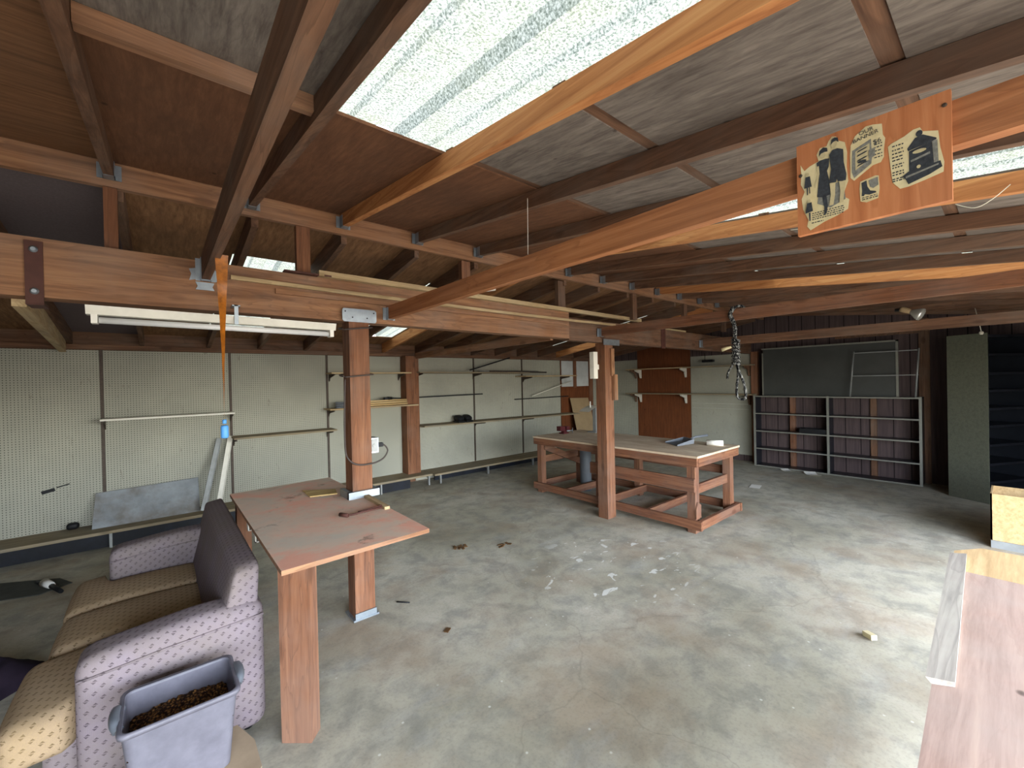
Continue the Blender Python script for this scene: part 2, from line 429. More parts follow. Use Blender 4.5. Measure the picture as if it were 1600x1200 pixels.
# ---------------------------------------------------------------- setting
XL, XR, YF, YB = -3.2, 8.9, -1.6, 6.62           # room shell
SN, ZN, YR = .121, 2.887, 3.06                  # near roof plane
SF, ZF, YR2 = .147, 2.850, 3.10                 # far roof plane
def zn(y): return ZN - SN*(YR-y)
def zf(y): return ZF - SF*(y-YR2)

b = MB(); b.box(XL-.2, XR+.2, YF-.15, YB+.2, -.12, 0); struct(b.build('floor', M['concrete'], loc=(0,0,0)))
M['apron'] = plain('pale_gravel', '#7d786e', .9, 0, .2, .15, 3)
b = MB(); b.box(-14, 16, -16, YF-.15, -.14, -.03); struct(b.build('ground', M['apron']))
# left (pegboard) wall backing, header and blocking up to the roof
b = MB(); b.box(XL, XR, YB, YB+.1, 0, 2.42); struct(b.build('wall_left', W['darkx']))
b = MB(); b.box(XL, XR, YB-.06, YB, 2.135, 2.19); struct(b.build('trim_1', W['darkx'], bevel=.003))
# back wall with gable
b = MB(); b.prism([(XR,YF,0),(XR,YB,0),(XR,YB,2.4),(XR,YR,2.95),(XR,YF,2.36)], (.1,0,0)); struct(b.build('wall_back', M['siding'], loc=(XR,0,0)))
b = MB(); b.prism([(XL,YF,0),(XL,YB,0),(XL,YB,2.4),(XL,YR,2.95),(XL,YF,2.36)], (-.1,0,0)); struct(b.build('wall_side', M['siding'], loc=(XL,0,0)))
# front wall with the wide door opening the daylight comes through
DX0, DX1, DZ = -1.5, 5.4, 2.12
b = MB()
b.box(XL, DX0, YF-.1, YF, 0, 2.32); b.box(DX1, XR, YF-.1, YF, 0, 2.32); b.box(DX0, DX1, YF-.1, YF, DZ, 2.32)
struct(b.build('wall_front', M['siding'], loc=(0,YF,0)))

raf_x = [-3.1,-2.52,-1.94,-1.35,-.77,-.18,.46,1.02,1.60,2.19,2.78,3.37,3.95,4.53,5.10,5.68,6.27,6.85,7.44,8.02,8.6]
near_sky = {2, 6, 9, 13}; far_sky = {6, 9, 16}      # bays between raf_x[i] and raf_x[i+1]
ends = [XL-.1] + raf_x + [XR+.1]
cuts_n = [(1.65, 3.06), (.975, 1.595), (.235, .92), (-1.8, .18)]
def roof_panel(x0, x1, y0, y1, zfun, mat, name='ceiling'):
    b = MB(); t = .014
    b.hexa([(x0,y0,zfun(y0)),(x1,y0,zfun(y0)),(x1,y1,zfun(y1)),(x0,y1,zfun(y1)),(x0,y0,zfun(y0)+t),(x1,y0,zfun(y0)+t),(x1,y1,zfun(y1)+t),(x0,y1,zfun(y1)+t)])
    o = b.build(name, mat); struct(o); return o
for i in range(len(ends)-1):
    x0, x1 = ends[i], ends[i+1]; bay = i-1
    for k, (y0, y1) in enumerate(cuts_n):
        if bay in near_sky and k > 0:
            if k == 3: roof_panel(x0, x1, y0, -.78, zn, M['grey_ply'])
            continue
        mat = M['brown_ply'] if k == 0 else M['grey_ply']
        if bay < 5 and k == 0: mat = M['tan_ply']
        roof_panel(x0, x1, y0, y1, zn, mat)
    if bay in far_sky:
        roof_panel(x0, x1, YR2, 3.93, zf, M['dark_ply']); roof_panel(x0, x1, 6.2, YB+.15, zf, M['dark_ply'])
    else:
        roof_panel(x0, x1, YR2, YB+.15, zf, M['dark_ply'] if bay != 4 else M['felt'])
# seam boards over the gaps between the near-side sheets, and the outer roof skin
for i in range(len(ends)-1):
    bay = i-1
    if bay in near_sky: continue
    b = MB()
    for y, hw in ((1.6225, .0275), (.9475, .0275), (.2075, .0275)):
        a, c = y-hw, y+hw; x0_, x1_ = ends[i], ends[i+1]
        b.hexa([(x0_,a,zn(a)+.006),(x1_,a,zn(a)+.006),(x1_,c,zn(c)+.006),(x0_,c,zn(c)+.006),
                (x0_,a,zn(a)+.03),(x1_,a,zn(a)+.03),(x1_,c,zn(c)+.03),(x0_,c,zn(c)+.03)])
    struct(b.build('ceiling', W['darkx']))
b = MB(); b.box(XL-.1, XR+.1, 3.0, 3.2, 2.905, 2.93); struct(b.build('ceiling', W['darkx']))

# corrugated skylights
def skylight(n, x0, x1, y0, y1, zfun):
    prof = []
    w = x1-x0
    def add(c, half, top, h):
        prof.extend([(c-half,0),(c-top,h),(c+top,h),(c+half,0)])
    prof.append((-.05,0)); add(.12*w/.54,.026,.012,.014); add(.29*w/.54,.06,.036,.038); add(.45*w/.54,.026,.012,.014); prof.append((w+.05,0))
    b = MB()
    N = 2
    rows = []
    for j in range(N+1):
        y = y0+(y1-y0)*j/N
        rows.append([b.bm.verts.new((x0+u, y, zfun(y)+.02+h)) for u, h in prof])
    for j in range(N):
        for k in range(len(prof)-1):
            b.bm.faces.new((rows[j][k],rows[j][k+1],rows[j+1][k+1],rows[j+1][k]))
    o = b.build('window_%d' % n, M['fibre']); struct(o); return o
n = 1
for bay in sorted(near_sky): skylight(n, raf_x[bay], raf_x[bay+1], -.8, 1.72, zn); n += 1  # leftmost near skylight is unseen, added to brighten sofa and table
for bay in sorted(far_sky): skylight(n, raf_x[bay], raf_x[bay+1], 3.88, 6.28, zf); n += 1

# ---------------------------------------------------------------- roof timbers
ordinal = ['first','second','third','fourth','fifth','sixth','seventh','eighth','ninth','tenth','eleventh','twelfth','thirteenth','fourteenth','fifteenth','sixteenth','seventeenth','eighteenth','nineteenth','twentieth','last']
near_lab = {5: 'dark grained rafter left of the big skylight, ending in hanger above empty girder',
            6: 'grey weathered rafter along the left edge of the big skylight',
            7: 'long sunlit orange rafter along the right edge of the big skylight',
            8: 'brown rafter next right of the big skylight\'s sunlit rafter',
            9: 'brown rafter second right of the big skylight\'s sunlit rafter',
            10: 'sunlit orange rafter behind the clippings sign board',
            14: 'sunlit orange rafter beside the farthest narrow skylight strip'}
for i, x in enumerate(raf_x):
    lab = near_lab.get(i, 'brown near-slope roof rafter, %s from the left end of the ridge' % ordinal[i])
    r = thing('roof_rafter', (x, 3.02, zn(3.02)), lab, 'rafter', 'rafters on the near roof slope')
    b = MB(); dep = .089
    y0, y1 = 3.035, YF-.15
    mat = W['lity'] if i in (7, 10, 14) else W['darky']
    b.hexa([(x-.02,y1,zn(y1)-dep),(x+.02,y1,zn(y1)-dep),(x+.02,y0,zn(y0)-dep),(x-.02,y0,zn(y0)-dep),
            (x-.02,y1,zn(y1)-.002),(x+.02,y1,zn(y1)-.002),(x+.02,y0,zn(y0)-.002),(x-.02,y0,zn(y0)-.002)])
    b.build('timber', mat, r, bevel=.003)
    b = MB(); zz = zn(3.0)-dep
    b.box(x-.024, x+.024, 2.985, 3.045, zz-.004, zz-.001)
    for s in (-1, 1):
        b.box(x+s*.0225-.0015, x+s*.0225+.0015, 2.985, 3.045, zz-.004, zz+.075)
        b.box(x+s*.035-.013, x+s*.035+.013, 3.038, 3.043, zz-.004, zz+.075)
    b.build('joist_hanger', M['galv'], r)
for i, x in enumerate(raf_x):
    lab = 'dark far-slope rafter sloping down to the pegboard wall, %s from left' % ordinal[i]
    if i == 10: lab = 'orange sunlit rafter beside the wall skylight right of the plated post'
    if i == 7: lab = 'pale rafter below ridge beside the small skylight above the girder'
    if i == 17: lab = 'sunlit far rafter end beside the skylight at the far corner'
    b = MB(); dep = .14; x_ = x+.03
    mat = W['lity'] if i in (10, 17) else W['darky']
    y0, y1 = 3.12, YB-.005
    b.hexa([(x_-.02,y0,zf(y0)-dep),(x_+.02,y0,zf(y0)-dep),(x_+.02,y1,zf(y1)-dep),(x_-.02,y1,zf(y1)-dep),
            (x_-.02,y0,zf(y0)-.002),(x_+.02,y0,zf(y0)-.002),(x_+.02,y1,zf(y1)-.002),(x_-.02,y1,zf(y1)-.002)])
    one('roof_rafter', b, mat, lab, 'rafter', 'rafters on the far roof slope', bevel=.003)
# blocking boards between the rafters at both sides of the near seam by the left bays
for i in (5,):
    b = MB(); y = 1.60; x0, x1 = raf_x[i]+.022, raf_x[i+1]-.022
    b.box(x0, x1, y-.02, y+.02, zn(y)-.06, zn(y)-.004)
    one('blocking_board', b, W['firx'], 'orange blocking board between two rafters left of the big skylight', 'board', bevel=.003)

# ridge beam
b = MB(); b.beam((XL,3.08,2.755), (XR,3.08,2.755), .04, .135)
one('ridge_beam', b, W['firx'], 'long reddish ridge beam with steel hangers high above the girder', 'beam', bevel=.003)
def gy(x): return 3.05 + .03*(x-1.04)
# girder
g = thing('girder', (XL, gy(XL)+.06, 2.135), 'massive reddish girder carried by the two posts, long brown strap at left', 'beam')
b = MB(); b.beam((XL, gy(XL)+.06, 2.135), (3.45, gy(3.45)+.06, 2.135), .12, .285); b.build('timber', W['firx'], g, bevel=.004)
s = MB(); yg = gy(-.45)
s.box(-.478, -.418, yg-.012, yg-.001, 2.10, 2.40); s.box(-.478, -.418, yg-.012, yg+.12, 2.095, 2.102)
so = s.build('strap', M['rust'], g, bevel=.002); so['label'] = 'brown painted steel strap'
for z in (2.36, 2.16):
    s = MB(); s.lathe((-.448, yg-.012, z), [(.016,0),(.016,.003),(.009,.004),(.009,.010)], 14, (0,-1,0)); s.build('bolt', M['galv'], so)
s = MB(); y4 = gy(.2); x4 = .215
for dx, z0, z1, dz in ((-.055, 2.30, 2.375, 0), (.055, 2.30, 2.375, 0)):
    s.prism([(x4+dx-.018,y4-.006,z0),(x4+dx+.018,y4-.006,z0+.01),(x4+dx+.01,y4-.006,(z0+z1)/2),(x4+dx+.018,y4-.006,z1),(x4+dx-.018,y4-.006,z1-.01),(x4+dx-.008,y4-.006,(z0+z1)/2)], (0,.004,0))
s.prism([(x4-.045,y4-.006,2.25),(x4+.045,y4-.006,2.25),(x4+.035,y4-.006,2.27),(x4+.045,y4-.006,2.295),(x4-.045,y4-.006,2.295),(x4-.035,y4-.006,2.27)], (0,.004,0))
so = s.build('hanger_plate', M['galv'], g); so['label'] = 'shiny bent hanger plate'
b = MB(); b.beam((3.455, gy(3.45)+.06, 2.12), (XR, gy(XR)+.06, 2.12), .10, .25)
g2 = thing('girder', (4, gy(4)+.06, 2.12), 'darker girder length running from the far post to the back wall', 'beam')
b.build('timber', W['darkx'], g2, bevel=.004)
b = MB(); yg = gy(5.5); b.box(5.44, 5.55, yg+.001, yg+.009, 2.10, 2.385)
h = b.build('splice_strap', M['rust'], g2); h['label'] = 'dark splice strap'
# king posts
for k, (x, w) in enumerate([(-1.5,.09),(-.18,.055),(.76,.085),(2.10,.09),(3.36,.11),(4.62,.09),(5.9,.09),(7.2,.09)]):
    y = 3.135 if k == 3 else 3.165 if k == 4 else 3.09
    lab = ['short upright stud between girder and ridge, out at the left end','narrow stud between girder and ridge above the brown strap','orange nail-marked stud over the small skylight, above the light fixture',
           'stud between girder and ridge behind the tie beam','wide stud between girder and ridge near the far post','dark stud on girder just past the far post','dark stud on girder midway to the back wall','dark stud on girder nearest the back wall'][k]
    b = MB(); b.box(x-w/2, x+w/2, y-.03, y+.02, 2.425, 2.752)
    one('king_stud', b, W['postz' if k < 4 else 'darkz'], lab, 'stud', 'studs between girder and ridge', bevel=.003)
b = MB(); b.box(.63, .92, 3.0, 3.06, 2.422, 2.432); one('bearing_plate', b, M['rust'], 'dark bearing plate under stud on girder top', 'plate')

# tie beams
def tie(x, z0, z1, mat, lab, y1=None):
    yg = gy(x)-.004; y1 = YF-.02 if y1 is None else y1
    t = thing('tie_beam', (x, yg, z0), lab, 'beam', 'ceiling ties')
    b = MB(); b.box(x-.02, x+.02, y1, yg, z0, z1); b.build('timber', mat, t, bevel=.003)
    b = MB()
    b.box(x-.024, x+.024, yg-.045, yg, z0-.004, z0-.001)
    for s in (-1, 1):
        b.box(x+s*.023-.0015, x+s*.023+.0015, yg-.045, yg, z0-.004, z1-.01)
        b.box(x+s*.035-.012, x+s*.035+.012, yg-.004, yg, z0-.004, z1-.01)
    h = b.build('joist_hanger', M['galv'], t)
    return t
tie(.218, 2.305, 2.44, W['darky'], 'grey-sided tie beam in the foreground with fly paper hung from its end')
tie(1.35, 2.17, 2.268, wood('skylit_tie_fir', 'y', '#bc8259', '#a56c45', '#7d4f31', greyamt=.1), 'orange tie beam that carries the clippings sign')  # lighter fir variant, with light from the skylight painted into it
tie(3.995, 2.187, 2.288, W['posty'], 'reddish tie beam the rope hangs from, running from far post')
tie(6.66, 2.16, 2.28, W['darky'], 'dim brown tie beam nearest the back wall, behind the bulb')
b = MB(); b.beam((3.3, gy(3.3)+.125, 2.12), (3.3, YB-.2, 2.09), .04, .09)
one('tie_beam', b, W['firy'], 'orange tie beam from girder to brown post on the pegboard wall', 'beam', bevel=.003)
b = MB(); b.beam((-.52, gy(-.5)+.125, 2.10), (-.79, YB-.07, 2.10), .05, .12)
one('tie_beam', b, W['paley'], 'pale-faced brace below the brown strap, sloping to the pegboard wall', 'beam', bevel=.003)

# lumber lying along the girder
b = MB()
def strip(x0, x1, y, z, w, h, sag):
    bb = MB(); n_ = 16
    def pt(u, dy, dz):
        x = x0+(x1-x0)*u; return (x, y+.03*(x-1.04)+dy, z - sag*4*u*(1-u)+dz)
    for a, d in (((0,0),(w,0)),((w,0),(w,h)),((w,h),(0,h)),((0,h),(0,0))):
        bb.grid(lambda u, v: pt(u, a[0]+(d[0]-a[0])*v, a[1]+(d[1]-a[1])*v), n_, 1)
    bmesh.ops.remove_doubles(bb.bm, verts=bb.bm.verts[:], dist=1e-5)
    for f in bb.bm.faces: f.smooth = False
    bmesh.ops.holes_fill(bb.bm, edges=[e for e in bb.bm.edges if len(e.link_faces) == 1])
    return bb
one('lumber_board', strip(.84, 4.85, 3.005, 2.421, .05, .038, 0), W['palex'], 'pale board lying along the front top edge of the girder', 'board', 'boards along the girder')
one('lumber_board', strip(.34, 4.3, 3.025, 2.33, .02, .024, .012), W['palex'], 'thin pale strip along the girder face, just below its top', 'board', 'boards along the girder')
one('lumber_board', strip(.58, 3.4, 3.03, 2.275, .018, .03, .0), W['firx'], 'reddish strip fixed to girder face under the thin pale strip', 'board', 'boards along the girder')
one('lumber_board', strip(4.6, 6.2, 3.06, 2.376, .09, .02, 0), W['palex'], 'pale board on darker girder beyond the far post', 'board', 'boards along the girder')

# ---------------------------------------------------------------- posts
def post(x0, x1, y0, y1, z0, z1, mat, lab, name='post'):
    t = thing(name, ((x0+x1)/2, (y0+y1)/2, z0), lab, 'post', 'timber posts')
    b = MB(); b.box(x0, x1, y0, y1, z0, z1); b.build('timber', mat, t, bevel=.006)
    return t
p1 = post(1.035, 1.178, 3.02, 3.16, .012, 2.132, W['postz'], 'reddish square post rising through the notch in the salmon table')
b = MB(); b.prism([(.99,3.012,2.14),(1.0,3.012,2.128),(1.225,3.012,2.128),(1.235,3.012,2.14),(1.235,3.012,2.21),(1.222,3.012,2.222),(1.0,3.012,2.222),(.99,3.012,2.21)], (0,.006,0))
h = b.build('cap_plate', M['galv'], p1); h['label'] = 'galvanised steel cap plate'
for dx in (1.01, 1.06, 1.165, 1.215):
    b = MB(); b.lathe((dx, 3.012, 2.20 if dx in (1.01,1.215) else 2.16), [(.005,0),(.005,.003)], 8, (0,-1,0)); b.build('nail', M['black'], h)
b = MB(); b.box(1.015, 1.198, 3.0, 3.18, 0, .012); b.box(1.03, 1.183, 3.006, 3.016, .012, .05)
h = b.build('base_plate', M['galv'], p1); h['label'] = 'dull steel base shoe'
p2 = post(4.08, 4.235, 3.13, 3.27, 0, 2.118, W['postz'], 'reddish square post standing in front of the long workbench')
b = MB(); b.box(4.05, 4.36, 3.12, 3.126, 2.09, 2.16); b.build('cap_plate', M['galv'], p2)
b = MB(); b.box(4.175, 4.20, 3.105, 3.128, 1.74, 2.05); b.box(4.205, 4.232, 3.105, 3.128, 1.74, 2.05); b.box(4.175, 4.232, 3.105, 3.128, 1.72, 1.745)
h = b.build('slotted_stick', W['firz'], p2); h['label'] = 'slotted orange stick'
b = MB(); b.box(4.20, 4.262, 3.085, 3.128, 1.425, 1.735); h = b.build('cleat', W['firz'], p2); h['label'] = 'orange cleat block with nail holes'
b = MB(); b.box(3.955, 4.03, 3.20, 3.26, 1.69, 2.01); b.box(4.03, 4.08, 3.22, 3.24, 1.80, 1.86)
for z in (1.95, 1.86, 1.74): b.box(3.952, 3.956, 3.22, 3.24, z, z+.012)
h = b.build('white_board', M['white_metal'], p2); h['label'] = 'white painted board'
p3 = post(3.10, 3.33, 6.40, 6.60, .186, 2.134, W['postz'], 'reddish wall post between two runs of pegboard')

# ---------------------------------------------------------------- left pegboard wall
segs = [(-2.93,-1.735,'leftmost cream pegboard panel at the left end of wall'),(-1.705,-.515,'bluish-lit pegboard panel at the left edge, with a black smudge'),(-.485,.695,'cream pegboard panel behind the hanging fly paper'),
        (.725,1.905,'cream pegboard panel directly behind the salmon table'),(1.935,3.095,'cream pegboard panel just left of the wall post, behind the dowels'),(3.335,4.565,'cream pegboard panel just right of the wall post, behind the shoes'),
        (4.595,5.785,'cream scratched pegboard panel, second right of the wall post'),(5.815,6.96,'cream pegboard panel next to the brown boarded door')]
for x0, x1, lab in segs:
    b = MB(); b.box(x0, x1, 6.60, 6.612, .01, 2.13)
    one('pegboard_panel', b, M['peg_x'], lab, 'pegboard', 'pegboard panels on the left wall')
M['standard'] = plain('shelf_standard_metal', '#4a4039', .6, .3, .3, .25, 30)
for x, lab in ((-1.72,'slotted shelf standard at the far left edge'),(-.5,'slotted shelf standard above the leaning metal sheet'),(.71,'slotted shelf standard behind the fly paper'),(1.92,'slotted shelf standard just left of the dowel shelf'),(4.58,'dark slotted shelf standard right of the pair of shoes'),(5.80,'dark slotted shelf standard next to the brown boarded door run')):
    b = MB(); b.box(x-.013, x+.013, 6.585, 6.618, .19, 2.134); one('shelf_standard', b, M['standard'], lab, 'shelf standard', 'shelf standards on the pegboard wall')
b = MB(); b.soft(-.80,-.70,6.50,6.58,.186,.255,.03,5); one('black_lump', b, M['black'], 'small black lump on the low bench left of the metal sheet', 'lump')
# black smudge hook on first panel
b = MB(); b.obox((-.93, 6.594, .62), (.10,.01,.035), (0,-.25,0)); b.obox((-.82,6.594,.66),(.10,.006,.012),(0,-.25,0)); one('black_hook', b, M['black'], 'small black hook stuck to the bluish pegboard panel', 'hook', bevel=.004)

def wshelf(x0, x1, y0, z, lab, mat, th=.022, slope=0, brk=(), wd='shelf', y1=6.598):
    t = thing('wall_shelf', ((x0+x1)/2, y1, z), lab, 'shelf', 'shelves on the pegboard wall')
    b = MB(); b.hexa([(x0,y0,z),(x1,y0,z+slope),(x1,y1,z+slope),(x0,y1,z),(x0,y0,z+th),(x1,y0,z+slope+th),(x1,y1,z+slope+th),(x0,y1,z+th)])
    b.build('board', mat, t, bevel=.003)
    for x in brk:
        b = MB(); zz = z+slope*(x-x0)/(x1-x0)
        b.prism([(x-.006,y1-.01,zz-.001),(x-.006,y0+.03,zz-.001),(x-.006,y0+.03,zz-.02),(x-.006,y1-.06,zz-.055),(x-.006,y1-.01,zz-.11)], (.012,0,0))
        b.build('bracket', M['standard'], t)
    return t
wshelf(-.5, .72, 6.30, 1.345, 'thin pale shelf behind the fly paper, high on the left pegboard', M['white_metal'], .02, 0, (-.48,.70))
wshelf(.70, 1.95, 6.26, 1.022, 'pale bare shelf left of the plated post, above the salmon table', W['shelfx'], .022, 0, (.73,1.9))
wshelf(1.9, 3.15, 6.30, 1.845, 'upper pale shelf behind the plated post', W['palex'], .02, 0, (1.95,3.05))
wshelf(1.86, 3.25, 6.27, 1.318, 'shelf behind the plated post holding the bundle of dowels', W['palex'], .02, 0, (1.93,))
wshelf(3.29, 5.75, 6.28, 1.852, 'long grey shelf high to the right of the wall post', W['shelfx'], .02, -.02, (3.36,4.56))
wshelf(5.62, 7.16, 6.27, 1.765, 'pale upper shelf overlapping the brown boarded door', W['palex'], .022, 0, (5.82,6.95))
wshelf(3.32, 7.17, 6.22, .95, 'long bare shelf holding the pair of black shoes', W['shelfx'], .024, -.035, (4.58,5.8))
# rods lying on the high grey shelf
b = MB(); b.tube([(4.55,6.36,1.885),(6.05,6.36,1.870)], .013, 8); one('metal_rod', b, M['grey_metal'], 'grey pipe lying along the long high shelf', 'rod')
b = MB(); b.tube([(4.75,6.31,1.878),(6.22,6.29,1.852)], .013, 8); one('metal_rod', b, M['standard'], 'darker pipe lying along the front of the long high shelf', 'rod')
b = MB(); b.tube([(4.36,6.40,1.90),(5.36,6.45,2.15)], .012, 8); one('metal_rod', b, M['black'], 'dark rod slanting up from the long high shelf to the eaves', 'rod')
b = MB(); b.beam((3.33,6.56,1.43), (4.63,6.4,1.445), .05, .022); one('shelf_rail', b, M['black'], 'black shelf rail right of the wall post', 'rail')
b = MB(); b.beam((5.57,6.56,1.30), (7.05,6.45,1.31), .035, .018); one('shelf_rail', b, M['black'], 'black thin shelf rail near the brown boarded door', 'rail')
b = MB(); b.tube([(5.95,6.45,1.36),(7.12,6.40,1.66)], .009, 6); one('metal_rod', b, M['white_metal'], 'thin white rod slanting in front of the brown boarded door', 'rod')

# bench running along the wall
def bench(x0, x1, yf, z, lab, kick, kx):
    t = thing('low_bench', ((x0+x1)/2, 6.4, 0), lab, 'bench', 'low benches along the pegboard wall')
    b = MB(); b.box(x0, x1, yf, 6.598, z-.03, z); b.build('top_board', W['shelfx'], t, bevel=.003)
    if kick:
        b = MB(); b.box(kx[0], kx[1], yf+.06, yf+.075, .004, z-.045); b.build('kick_board', M['black_board'], t)
    xs = [x0+.12, x1-.05]; k = int((x1-x0)/1.3)
    xs += [x0+(x1-x0)*j/(k+1) for j in range(1, k+1)]
    for x in xs:
        b = MB(); b.box(x-.012, x+.012, yf+.02, yf+.055, 0, z-.03); b.box(x-.01, x+.01, yf+.055, 6.58, z-.06, z-.031); b.build('leg_bracket', M['grey_metal'], t)
    return t
b1 = bench(-2.9, .8, 6.18, .185, 'low dusty bench at left below the bluish pegboard', True, (-2.8,.7))
b1 = bench(.82, 3.42, 6.17, .185, 'low brown bench behind the salmon table, ending past the wall post', True, (.9,3.05))
b1 = bench(3.45, 7.9, 6.14, .175, 'long low bench beneath the shoe shelf', False, None)
b = MB(); b.box(3.6, 7.85, 6.42, 6.44, .004, .14); b.build('kick_board', M['black_board'], b1)
# leaning sheets on the bench
b = MB(); b.hexa([(-.59,6.36,.188),(.345,6.36,.188),(.345,6.372,.188),(-.59,6.372,.188),(-.57,6.555,.535),(.345,6.555,.565),(.345,6.567,.565),(-.57,6.567,.535)])
M['sheet'] = plain('stained_zinc_sheet', '#8f9498', .55, .25, .4, .2, 7, '#6b5d4c', .6)
one('metal_sheet', b, M['sheet'], 'stained grey metal sheet leaning on the low bench at left', 'sheet', bevel=.002)
for k, (xt, xb, lab) in enumerate(((.69,.52,'pale fluorescent-length channel leaning on pegboard, right of the pair'),(.57,.37,'grey channel leaning on pegboard, left of the pair'))):
    b = MB(); a = Vector((xb,6.27,.205)); c = Vector((xt,6.55,1.05-.02*k)); d = (c-a).normalized(); s = d.cross(Vector((0,1,0))).normalized(); u = s.cross(d)
    for dx, w_, hh in ((0,.055,.006),(-.026,.006,.03),(.026,.006,.03)):
        p = []
        for q in (a, c):
            p.append([q+s*(dx-w_/2)-u*hh/2, q+s*(dx+w_/2)-u*hh/2, q+s*(dx+w_/2)+u*hh/2, q+s*(dx-w_/2)+u*hh/2])
        b.hexa(p[0]+p[1])
    one('metal_channel', b, M['white_metal'] if k == 0 else M['grey_metal'], lab, 'metal strip', 'metal channels leaning on the pegboard')

# things on the dowel shelf
for k in range(4):
    y = (6.33, 6.345, 6.385, 6.36)[k]; z = 1.354
    t = thing('wooden_dowel', (2.5, y, z), ['front pale dowel in the bundle on the shelf behind the plated post','second pale dowel from the front of the shelf bundle','third pale dowel from the front of the shelf bundle','rearmost and highest pale dowel of the shelf bundle'][k], 'dowel', 'dowels on the shelf')
    zz = 1.354 + (0, .031, .0, .062)[k]
    b = MB(); b.tube([(2.12,y,zz),(3.08,y,zz+.006)], .014, 8); b.build('shaft', M['dowel'], t)
    b = MB(); b.tube([(1.96,y,zz),(2.12,y,zz)], .0145, 8); h = b.build('grip', M['plastic_grey'], t); h['label'] = 'grey foam grip'
b = MB(); b.tube([(2.75,6.36,1.456),(2.83,6.36,1.456)], .022, 8); b.tube([(2.83,6.36,1.455),(2.98,6.36,1.447)], .01, 6); b.box(2.70,2.76,6.34,6.38,1.434,1.472)
one('small_tool', b, M['black'], 'small black hand tool lying on top of the dowels', 'tool')
b = MB(); b.obox((2.25,6.575,1.13),(.16,.02,.05),(0,.05,0)); b.obox((2.17,6.575,1.08),(.04,.02,.09)); one('black_hook', b, M['black'], 'small dark hook on pegboard right of the plated post', 'hook')
# shoes
for k, x in enumerate((4.10, 4.27)):
    t = thing('black_shoe', (x, 6.42, .966-.008), ('left' if k == 0 else 'right')+' shoe of the black pair on the long bare shelf', 'shoe', 'pair of black shoes')
    zz = .966
    b = MB(); b.soft(x-.075, x+.075, 6.28, 6.50, zz, zz+.03, .014, 6); b.build('sole', M['black'], t)
    b = MB(); b.soft(x-.07, x+.07, 6.29, 6.49, zz+.02, zz+.13, .05, 8, fn=lambda w: (w.x, w.y, w.z-(.03*(6.40-w.y)/.1 if w.y < 6.40 else 0)*(1 if w.z > zz+.07 else 0))); b.build('upper', M['black'], t)
    b = MB(); b.tube([(x-.045,6.33,zz+.075),(x+.045,6.33,zz+.075)], .008, 6); b.tube([(x-.045,6.36,zz+.10),(x+.045,6.36,zz+.10)], .008, 6); h = b.build('lace', M['grey_metal'], t); h['label'] = 'grey lace'

# brown boarded door next to the corner
t = thing('boarded_door', (7.52, 6.6, .16), 'brown board door with two whitened top panes, at the far corner', 'door panel')
b = MB(); b.box(6.98, 8.08, 6.599, 6.612, .18, 2.13); b.build('board', M['brown_board'], t)
for x0, x1 in ((7.0,7.38),(7.50,7.93)):
    b = MB(); b.box(x0, x1, 6.586, 6.599, 1.53, 2.12); h = b.build('pane', plain('whitened_pane', '#c3c8c8', .6, 0, .3, .12, 4), t); h['label'] = 'whitened pane'
b = MB(); b.box(7.39, 7.49, 6.575, 6.599, 1.5, 2.13); b.box(7.95, 8.08, 6.575, 6.599, .18, 2.13); b.build('stile', W['postz'], t)
b = MB(); b.box(8.12, 8.86, 6.598, 6.612, .16, 2.12); one('pegboard_panel', b, M['peg_x'], 'narrow shadowed pegboard strip in the far corner behind the post', 'pegboard', 'pegboard panels on the left wall')
b = MB(); b.hexa([(7.2,6.24,.18),(7.84,6.24,.18),(7.84,6.25,.18),(7.2,6.25,.18),(7.17,6.50,1.27),(7.80,6.50,1.25),(7.80,6.51,1.25),(7.17,6.51,1.27)])
one('cardboard_sheet', b, M['cardboard'], 'tan cardboard sheet leaning before the brown boarded door', 'cardboard')

# ---------------------------------------------------------------- back wall
for y0, y1, lab in ((5.86,6.58,'pegboard panel on the back wall just right of the workbench post'),(3.30,4.52,'pegboard panel on the back wall behind the hanging rope')):
    b = MB(); b.box(8.885, 8.897, y0, y1, .12, 2.13); one('pegboard_panel', b, M['peg_y'], lab, 'pegboard', 'pegboard panels on the back wall')
b = MB(); b.box(8.88, 8.897, 4.53, 5.85, 0, 2.46); one('hardboard_panel', b, M['brown_board'], 'tall brown stained board between two pegboards on the back wall', 'board')
b = MB(); b.box(8.82, 8.897, 3.16, 3.28, 0, 2.15); one('wall_stud', b, W['postz'], 'brown upright stud at the left end of the metal bookcase', 'stud')
def eshelf(y0, y1, z, lab, mats, brk):
    t = thing('wall_shelf', (8.74, (y0+y1)/2, z), lab, 'shelf', 'shelves on the back wall')
    for a, c, m in mats:
        b = MB(); b.box(8.59, 8.878, a, c, z, z+.022); b.build('board', m, t, bevel=.003)
    for y, m in brk:
        b = MB(); b.prism([(8.875,y-.015,z-.001),(8.62,y-.015,z-.001),(8.62,y-.015,z-.03),(8.80,y-.015,z-.08),(8.84,y-.015,z-.2),(8.875,y-.015,z-.2)], (0,.03,0)); b.build('bracket', m, t)
    return t
M['pale_edge'] = W['paley']
eshelf(3.2, 6.0, 1.885, 'upper shelf across the brown board on the back wall, pale front edge at left', [(4.56,6.0,W['paley']),(3.2,4.555,W['shelfy'])], [(5.88,W['darky']),(5.75,M['white_metal']),(4.62,M['white_metal']),(3.32,W['darky'])])
eshelf(3.18, 6.0, 1.315, 'lower dusty shelf across the brown board on the back wall', [(3.18,6.0,W['shelfy'])], [(5.88,W['darky']),(5.75,M['white_metal']),(4.62,M['white_metal']),(3.32,W['darky'])])
